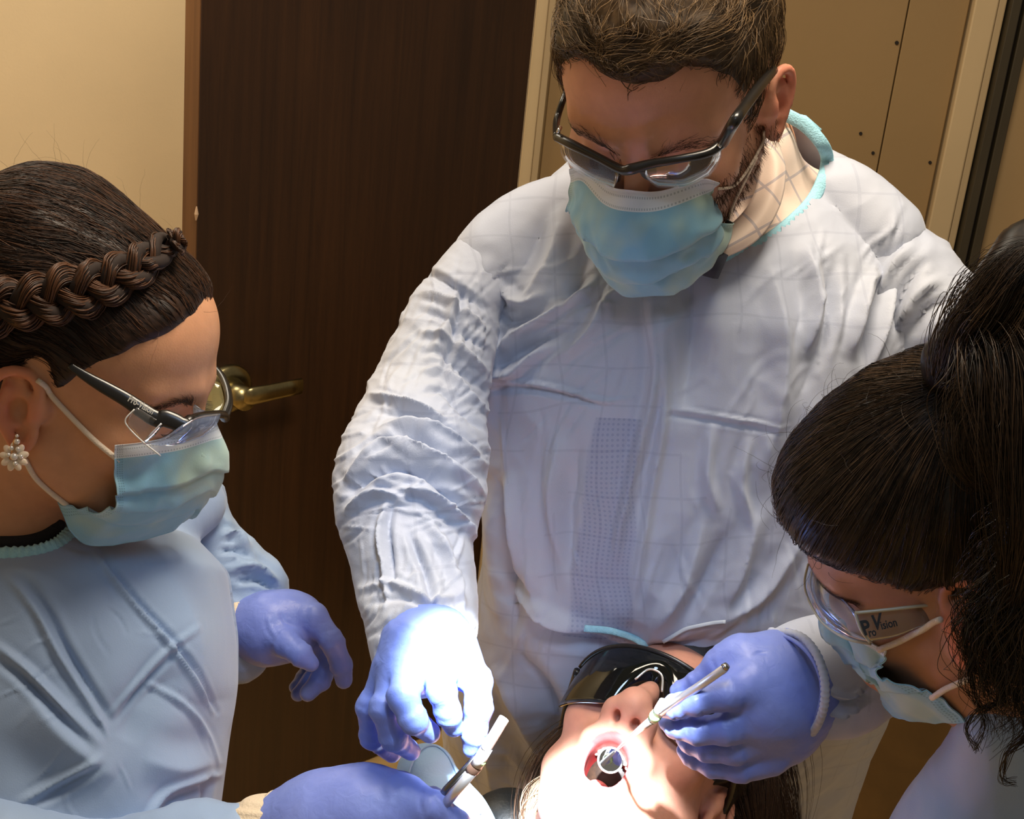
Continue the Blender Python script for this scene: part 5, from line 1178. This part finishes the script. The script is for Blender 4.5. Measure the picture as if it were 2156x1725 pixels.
gl_n, V, Q = glove(wl, [[(600, 1750, 1.0, 78), (680, 1740, .995, 100), (770, 1735, .99, 106)], [(770, 1700, .985, 74), (830, 1712, .98, 70)]],
   [[(790, 1688, .985, 46), (850, 1680, .975, 38), (910, 1702, .968, 34), (955, 1735, .972, 29), (985, 1765, .975, 24)],
    [(840, 1705, 1.0, 50), (905, 1700, 1.02, 38), (960, 1745, 1.01, 33), (960, 1810, .99, 28), (930, 1850, .98, 23)],
    [(835, 1760, 1.0, 50), (900, 1790, 1.01, 38), (930, 1840, 1.0, 32), (910, 1890, .98, 26)],
    [(815, 1800, 1.0, 46), (870, 1850, 1.0, 36), (890, 1900, .99, 30), (865, 1940, .975, 24)],
    [(780, 1830, 1.0, 40), (830, 1885, 1.0, 30), (840, 1930, .99, 26), (820, 1965, .975, 21)]],
   M_glove, creases=[([(902, 1668), (915, 1690), (920, 1715)], 3, -.0008), ([(915, 1672), (928, 1692), (935, 1715)], 3, .0008), ([(930, 1680), (942, 1700), (948, 1722)], 3, -.0008), ([(890, 1655), (884, 1690), (892, 1720)], 4, -.0012)], kp=.014)
# instrument with white capped tip, held across
ins = thing('dental_instrument', 'steel instrument with white capped end held between the man and woman at left', 'instrument', C(980, 1650, .99))
M_steel = simple('polished_steel', (.78, .78, .80), .28, metal=.75); M_white = simple('white_plastic', srgb(240, 240, 240), .35); M_green = simple('pale_green_ring', srgb(150, 190, 120), .4)
d0, d1 = .965, .945
mesh('shaft', *tube(np.array([C(930, 1702, d0), C(1001, 1618, (d0+d1)/2)]), [.0034, .0036], 16), M_steel, parent=ins)
mesh('shaft', *tube(np.array([C(915, 1695, d0+.004), C(940, 1662, d0+.002), C(1006, 1590, .953)]), [.0022, .0026, .0020], 12), simple('dark_steel', (.22, .22, .23), .25, metal=1.0), parent=ins)
mesh('collar', *tube(np.array([C(990, 1628, .957), C(995, 1622, .956), C(1003, 1612, .955), C(1008, 1606, .954)]), [.0036, .0046, .0046, .0036], 16), simple('brown_ring', srgb(110, 84, 70), .4), parent=ins)
mesh('ring', *tube(np.array([C(1007, 1607, .954), C(1013, 1599, .953)]), .0042, 16), M_green, parent=ins)
mesh('hub', *tube(np.array([C(1003, 1612, .954), C(1026, 1574, .951)]), [.0044, .0040], 16), M_white, parent=ins)
mesh('cap', *tube(catmull(np.array([C(1022, 1578, .951), C(1038, 1552, .948), C(1056, 1522, .945), C(1061, 1514, .945), C(1063, 1511, .945)]), 18), [.0036]*13+[.0036, .0035, .0031, .0022, .0008], 16), M_white, parent=ins)

# ------------------------------------------------------------------ the woman at right
HR = Head((-2.059, .25, .481), (2004, 1155, .916), .91)
wr_ = thing('person', 'woman at right with black hair in a high ponytail, clear glasses and blue mask', 'person', C(2150, 1900, 1.05))
S = Sdf(.0024); head_ops(S, fem=True, nz=-.010)
nk = [HR.loc(C(*p)) for p in ((2060, 1290, .90), (2130, 1430, .92), (2200, 1560, .96))]
S.u(rcone(nk[0], nk[1], .050, .046), .02); S.u(rcone(nk[1], nk[2], .046, .05), .02)
rV, rQ, rbody = body_mesh(wr_, HR, S, skincol((.42, .21, .125), ear=(.62, .22, .14)))
T_wr = bvh(rV, rQ)
lineR = [(0, .052), (20, .050), (38, .036), (52, .026), (66, .014), (78, .004), (90, .006), (98, -.005), (104, -.04), (115, -.07), (180, -.09)]
hV, hQ = build_hair_cap(HR, lineR, lambda P: .009+.010*smooth01((P[..., 1]-.03)/.07)+.006*smooth01((-P[..., 2])/.08), lumps=.002, lscale=34)
hC = HR.out(hV); T_cap = bvh(hV, hQ)
M_hairR = hair_mat('black_brown_ponytail_hair', srgb(8, 6, 5), srgb(88, 66, 46), .36)
tail = HR.loc(C(2055, 705, .80)); 
rt = roots_of(hV, hQ, 5200, lambda c: outer(c)*(c[:, 0] > -.06))
def tgR(p): d = tail-p; return d/np.linalg.norm(d)
st = comb(T_cap, rt, None, tgR, 9, .060, .0022, .05)
sv, sq = strands(HR.out(st), RNG.uniform(.00018, .00036, len(st)))
rt = roots_of(hV, hQ, 420, lambda c: outer(c)*(np.exp(-((c[:, 2]-.08)/.04)**2)+.25)*(c[:, 1] > .03)); fz = []
for p in rt:
    r = T_cap.find_nearest(Vector(p)); nn = np.array(r[1]); d = nrm(tgR(p)+nn*.9+RNG.normal(size=3)*.6); q = [p.copy()]
    for k in range(10): d = nrm(d+RNG.normal(size=3)*.12-nn*.17); q.append(q[-1]+d*.0038)
    fz.append(q)
fv, fq = strands(HR.out(np.array(fz)), .00015)
cl = HR.loc(hC); red = smooth01((cl[:, 2]-.065)/.03)*smooth01((.07-cl[:, 1])/.03)
cv = np.concatenate([.05+.12*fbm(hV*50, 2)+.25*red, np.repeat(RNG.uniform(0, .8, len(st))**1.8, 27), np.full(len(fv), .12)])
mesh('hair', np.vstack([hC, sv, fv]), np.vstack([hQ, sq+len(hC), fq+len(hC)+len(sv)]), M_hairR, parent=wr_, col=np.repeat(np.clip(cv, 0, 1)[:, None], 3, 1))
# gathered ponytail: hair rising into the tie, then falling in loose curls
S = Sdf(.004); S.chain([pr(2010, 770, .83, 60), pr(2048, 712, .80, 34), pr(2090, 660, .785, 34), pr(2150, 590, .77, 60), pr(2230, 560, .77, 90), pr(2290, 700, .77, 120), pr(2270, 900, .78, 130), pr(2240, 1100, .79, 120), pr(2220, 1260, .80, 100)], .02)
f = S.field(); V, Q = nets(f, S.lo, S.res, 2); V = V+normals(V, Q)*(.004*ridged(V*22, 2))[:, None]
pc = V; paths = [[(1990, 800, .80), (2040, 718, .775), (2095, 655, .76), (2140, 600, .745), (2200, 540, .74)], [(2030, 760, .79), (2062, 700, .77), (2110, 640, .75), (2160, 570, .74), (2220, 520, .74)],
    [(2060, 720, .77), (2090, 760, .755), (2110, 850, .75), (2120, 950, .75), (2135, 1060, .76)], [(2080, 690, .765), (2120, 740, .75), (2140, 860, .745), (2150, 980, .745), (2150, 1120, .76)],
    [(2070, 700, .765), (2085, 800, .76), (2070, 880, .765), (2060, 960, .765), (2085, 1030, .77)], [(2110, 680, .76), (2150, 780, .745), (2165, 940, .74), (2160, 1100, .745), (2130, 1260, .77)]]
(s1, q1), n1, npt1 = locks(paths, 420, .010, r=(.0002, .0004), curl=.0015, cf=1.5, npt=20, seed=5)
cl2 = [[(2140, 1080, .78), (2110, 1180, .79), (2090, 1260, .80), (2080, 1330, .80), (2090, 1400, .81)], [(2150, 1150, .77), (2120, 1260, .78), (2105, 1350, .79), (2120, 1440, .80), (2150, 1500, .81)],
    [(2160, 1200, .77), (2135, 1300, .775), (2140, 1400, .79), (2165, 1480, .80), (2150, 1560, .81)], [(2120, 1180, .79), (2075, 1290, .80), (2062, 1360, .80), (2085, 1430, .81), (2130, 1460, .82)]]
(s2, q2), n2, npt2 = locks(cl2, 150, .0075, r=(.0002, .0004), curl=.0045, cf=2.4, npt=36, taper=False, seed=6)
cl3 = [[(2060, 1330, .80), (2040, 1400, .80), (2048, 1460, .805), (2070, 1520, .81), (2050, 1580, .82)], [(2090, 1400, .80), (2110, 1470, .80), (2060, 1500, .805), (2035, 1540, .81), (2060, 1580, .82)], [(2130, 1450, .80), (2160, 1540, .80), (2120, 1590, .81), (2108, 1640, .82), (2140, 1650, .82)], [(2050, 1290, .79), (2034, 1340, .79), (2036, 1390, .795), (2062, 1420, .80), (2075, 1470, .80)]]
(s3, q3), n3, npt3 = locks(cl3, 16, .0012, r=(.00020, .00045), curl=.0012, cf=2.0, npt=40, taper=False, seed=7)
allV = [pc, s1, s2, s3]; allQ = [Q, q1, q2, q3]; o = 0; QQ = []
for v, q in zip(allV, allQ): QQ.append(q+o); o += len(v)
rg = np.random.default_rng(9)
cv = np.concatenate([np.full(len(pc), .03), np.repeat(rg.uniform(0, .75, n1)**1.8, npt1*3), np.repeat(rg.uniform(0, .5, n2)**2, npt2*3), np.full(len(s3), .06)])
pony = mesh('ponytail', np.vstack(allV), np.vstack(QQ), M_hairR, parent=wr_, col=np.repeat(cv[:, None], 3, 1))
a = nrm(C(2095, 660, .78)-C(2030, 735, .81)); c = C(2054, 702, .785); u = nrm(np.cross(a, [0, 0, 1])); w = np.cross(a, u); tie = []
for k in range(3): tie.append(tube(np.array([c+a*(.0045*(k-1))+(u*math.cos(t)+w*math.sin(t))*(.0125+.001*k) for t in np.linspace(0, 2*math.pi, 36)]), .0038, 8, cap=False))
mesh('hair_tie', *merge(tie), simple('dark_grey_fabric_tie', srgb(46, 42, 38), .8, bump=.6, bscale=900), parent=pony)
bv = brow_strands(HR, T_wr, [(.014, .013, .088), (.028, .018, .085), (.044, .016, .074), (.054, .008, .062)], 160, .008, .00020, w=.0016); mesh('eyebrow', *bv, M_dark, parent=wr_)
mesh('eyelashes', *lashes(HR, 1, 60, .00022, .011, .25), simple('grey_green_lashes', srgb(52, 62, 62), .4), parent=wr_); mesh('eyelashes', *lashes(HR, -1), M_lash, parent=wr_)
mkr, mg, mmr = build_mask(wr_, HR, seed=4.0, move={(0, 3): (1758, 1316), (0, 4): (1778, 1326), (0, 5): (1815, 1345), (0, 6): (1862, 1372), (1, 3): (1785, 1352), (1, 4): (1806, 1366), (1, 5): (1835, 1380), (1, 6): (1864, 1396), (2, 3): (1812, 1396), (2, 4): (1828, 1412), (2, 5): (1845, 1418), (2, 6): (1862, 1424), (3, 3): (1838, 1432), (3, 4): (1862, 1450), (3, 5): (1885, 1462), (3, 6): (1968, 1458), (4, 3): (1868, 1476), (4, 4): (1890, 1508), (4, 5): (1955, 1518), (4, 6): (2034, 1518)}, crumple=.0018, pleat=.002, tree=T_wr)
loop(mkr, T_wr, [(1852, 1362), (1895, 1345), (1940, 1325), (1990, 1300)], r=.0020, off=.004, default=.82)
loop(mkr, T_wr, [(1968, 1460), (1998, 1440), (2045, 1418)], r=.0020, off=.004, default=.84)
gr = thing('safety_glasses', 'fully clear safety glasses with wide printed arm on the woman with the ponytail', 'glasses', C(1850, 1320, .85))
M_clr = clear('clear_plastic_hazy', (.93, .92, .88), gloss=1.2, haze=.22, hazecol=srgb(150, 140, 122)); M_clr2 = simple('clear_plastic_edge', srgb(176, 170, 150), .25)
cheek = -hit(T_wr, 1900, 1320, .0, .83)[2]; dA = cheek-.012
arm = patch([[(1800, 1292, dA+.004), (1870, 1285, dA), (1950, 1276, dA-.002), (2050, 1268, dA)], [(1812, 1325, dA+.004), (1880, 1318, dA), (1955, 1302, dA-.002), (2050, 1282, dA)], [(1832, 1352, dA+.004), (1890, 1340, dA), (1955, 1314, dA-.002), (2050, 1292, dA)]], n=(26, 10), th=.0022, name='temple', mat=M_clr, parent=gr)[0]
mesh('edge', *tube(catmull(np.array([C(1800, 1291, dA+.002), C(1870, 1284, dA-.002), C(1950, 1275, dA-.004), C(2050, 1266, dA)]), 24), .0011, 8), M_clr2, parent=arm)
mesh('edge', *tube(catmull(np.array([C(1800, 1291, dA+.002), C(1812, 1325, dA+.001), C(1832, 1354, dA+.001)]), 14), .0009, 8), M_clr2, parent=arm)
M_blet = simple('black_print', srgb(18, 18, 18), .5)
lettering('P', (1819, 1338), (1836, 1334), dA-.003, .0125, M_blet, arm, weight=.0004, shear=-.1); lettering('V', (1838, 1328), (1866, 1320), dA-.0035, .0125, M_blet, arm, weight=.0004, shear=.3)
lettering('ro', (1830, 1341), (1846, 1338), dA-.004, .0068, M_blet, arm, weight=.0002); lettering('ision', (1856, 1326), (1890, 1318), dA-.004, .0072, M_blet, arm, weight=.00015)
dL = dA+.03
patch([[(1702, 1188, dL+.03), (1735, 1225, dL+.015), (1775, 1262, dL), (1800, 1290, dL-.012)], [(1696, 1225, dL+.03), (1722, 1270, dL+.012), (1765, 1305, dL-.004), (1812, 1328, dL-.014)], [(1700, 1255, dL+.03), (1732, 1310, dL+.012), (1782, 1343, dL-.006), (1834, 1356, dL-.016)]], n=(26, 14), th=.002, name='lens', mat=M_lensb, parent=gr)
mesh('lens_edge', *tube(catmull(np.array([C(1702, 1187, dL+.03), C(1694, 1225, dL+.03), C(1702, 1262, dL+.03), C(1732, 1312, dL+.012), C(1782, 1345, dL-.006), C(1834, 1357, dL-.016)]), 36), .0008, 8), M_clr2, parent=gr)
# her gown and the arm reaching to the patient
S = Sdf(.0042); S.chain([pr(2118, 1530, .905, 92), pr(2150, 1650, .94, 150), pr(2130, 1820, .96, 240), pr(2120, 2050, 1.0, 280)], .02)
V, Q = nets(S.field(), S.lo, S.res, 3); V = V+normals(V, Q)*(.003*ridged(V*np.array([12, 8, 12]), 3))[:, None]; mesh('gown', V, Q, M_gown_b, parent=wr_, uv=planar(V))
S = Sdf(.0032); sleeve(S, [(1700, 1430, 1.05, 122), (1760, 1418, 1.05, 122), (1850, 1385, 1.04, 108), (1980, 1370, 1.03, 108), (2150, 1400, 1.02, 130), (2250, 1480, 1.02, 130)], .02)
f = S.field(); Pg = S.grid(); f = smax(f, -ell(C(1628, 1462, 1.0), (100*1.03/F, 118*1.03/F, .085))[0](Pg).astype(np.float32), .004); V, Q = nets(f, S.lo, S.res, 2)
V = V+normals(V, Q)*(.0025*ridged(np.stack([V[:, 0]*22, V[:, 1]*12, V[:, 2]*12], 1), 3)*np.clip((pix(V)[:, 0]-1725)/60, .05, 1))[:, None]; G = []
fo(.006, 8, (1740, 1455), (1790, 1465), (1830, 1440)); fo(-.005, 8, (1735, 1475), (1790, 1485), (1840, 1460)); fo(.006, 8, (1730, 1500), (1780, 1500), (1820, 1480)); V = folds(V, Q, G)
mesh('sleeve', V, Q, M_gown, parent=wr_, uv=planar(V))
D = 1.03
gl_r, V, Q = glove(wr_, [[(1720, 1440, D+.03, 66), (1665, 1452, D+.005, 96), (1610, 1470, D-.01, 104)], [(1640, 1400, D, 60), (1560, 1395, D-.01, 46)], [(1640, 1540, D+.01, 72), (1580, 1580, D+.01, 48)]],
   [[(1560, 1380, D-.01, 38), (1515, 1400, D-.005, 30), (1470, 1435, D, 21), (1438, 1452, D+.004, 17), (1424, 1456, D+.006, 14)],
    [(1585, 1440, D-.03, 40), (1530, 1462, D-.042, 33), (1470, 1476, D-.04, 28), (1425, 1488, D-.03, 24), (1403, 1494, D-.024, 19)],
    [(1590, 1500, D-.02, 40), (1530, 1535, D-.03, 32), (1470, 1540, D-.025, 27), (1425, 1532, D-.015, 22), (1404, 1522, D-.008, 17)],
    [(1600, 1550, D-.01, 38), (1545, 1578, D-.015, 30), (1490, 1578, D-.01, 25), (1455, 1566, D-.002, 20), (1438, 1556, D+.006, 16)],
    [(1620, 1595, D, 38), (1560, 1618, D-.002, 28), (1500, 1612, D+.002, 23), (1460, 1595, D+.008, 20), (1440, 1580, D+.012, 16)]],
   M_glove, creases=[([(1585, 1380), (1600, 1374), (1615, 1376)], 3, -.001), ([(1470, 1480), (1478, 1500), (1470, 1515)], 2, -.0006)], kp=.011)
mesh('glove_cuff', *tube(catmull(np.array([C(1618, 1336, D+.005), C(1665, 1346, D-.02), C(1705, 1380, D-.045), C(1728, 1430, D-.055), C(1728, 1480, D-.05), C(1712, 1530, D-.03)]), 40), .0015, 8), M_glove, parent=gl_r)
cb = catmull(np.array([C(1622, 1330, D+.01), C(1680, 1338, D-.02), C(1716, 1372, D-.05), C(1735, 1425, D-.062), C(1736, 1480, D-.058), C(1722, 1525, D-.04), C(1700, 1556, D-.01)]), 90)
mesh('cuff_band', *tube(cb, 0.0030+.0004*np.sin(np.arange(90)*2.1), 10), M_gown, parent=wr_)
# mouth mirror
mm_ = thing('mouth_mirror', 'round dental mirror on a steel handle held at the open mouth', 'dental mirror', C(1400, 1500, 1.02))
mt = HP.out((0.004, -.0825, .105)); dm = -mt[2]-.006
mesh('handle', *tube(np.array([C(1527, 1405, .965), C(1525, 1408, .9655), C(1480, 1440, .978), C(1392, 1500, 1.0)]), [.0022, .0030, .0030, .0034], 16), M_steel, parent=mm_)
mesh('end_cap', *tube(np.array([C(1531, 1401, .964), C(1526, 1406, .965)]), [.0024, .0031], 16), simple('warm_steel_cap', (.5, .46, .38), .25, metal=1), parent=mm_)
mesh('grip', *tube(np.array([C(1400, 1478, .998), C(1392, 1492, 1.0), C(1384, 1503, 1.004)]), [.0042, .0044, .0040], 14), M_white, parent=mm_)
mesh('ring', *tube(np.array([C(1384, 1503, 1.004), C(1379, 1509, 1.006), C(1374, 1516, 1.008)]), [.0042, .0044, .0036], 14), M_green, parent=mm_)
mesh('shank', *tube(catmull(np.array([C(1374, 1516, 1.008), C(1350, 1534, 1.02), C(1322, 1558, dm-.04), C(1302, 1576, dm-.004)]), 20), np.linspace(.0032, .0010, 20), 10), M_steel, parent=mm_)
c = C(1285, 1601, dm); nn = nrm(-c*.5+np.array([.12, .20, .3])*1.0); R0 = 28*dm/F
def disc_c(c, n, r, prof, seg=40):
    n = nrm(n); u = nrm(np.cross(n, [0, 1, .1])); w = np.cross(n, u); V = []; Fc = []
    for (p_, h) in prof:
        for k in range(seg): t = 2*math.pi*k/seg; V.append(c+n*h+(u*math.cos(t)+w*math.sin(t))*max(p_*r, 1e-6))
    for i in range(len(prof)-1):
        for k in range(seg): k2 = (k+1) % seg; Fc.append((i*seg+k, i*seg+k2, (i+1)*seg+k2, (i+1)*seg+k))
    return np.array(V), Fc
mesh('mirror_rim', *disc_c(c, nn, R0, [(.0, -.0015), (.9, -.0015), (1.0, -.0005), (1.0, .0006), (.93, .0010), (.85, .0006)]), M_steel, parent=mm_)
mesh('mirror_glass', *disc_c(c, nn, R0, [(.86, .0005), (0, .0005)]), simple('mirror', (.75, .8, .86), .02, metal=1.0), parent=mm_)
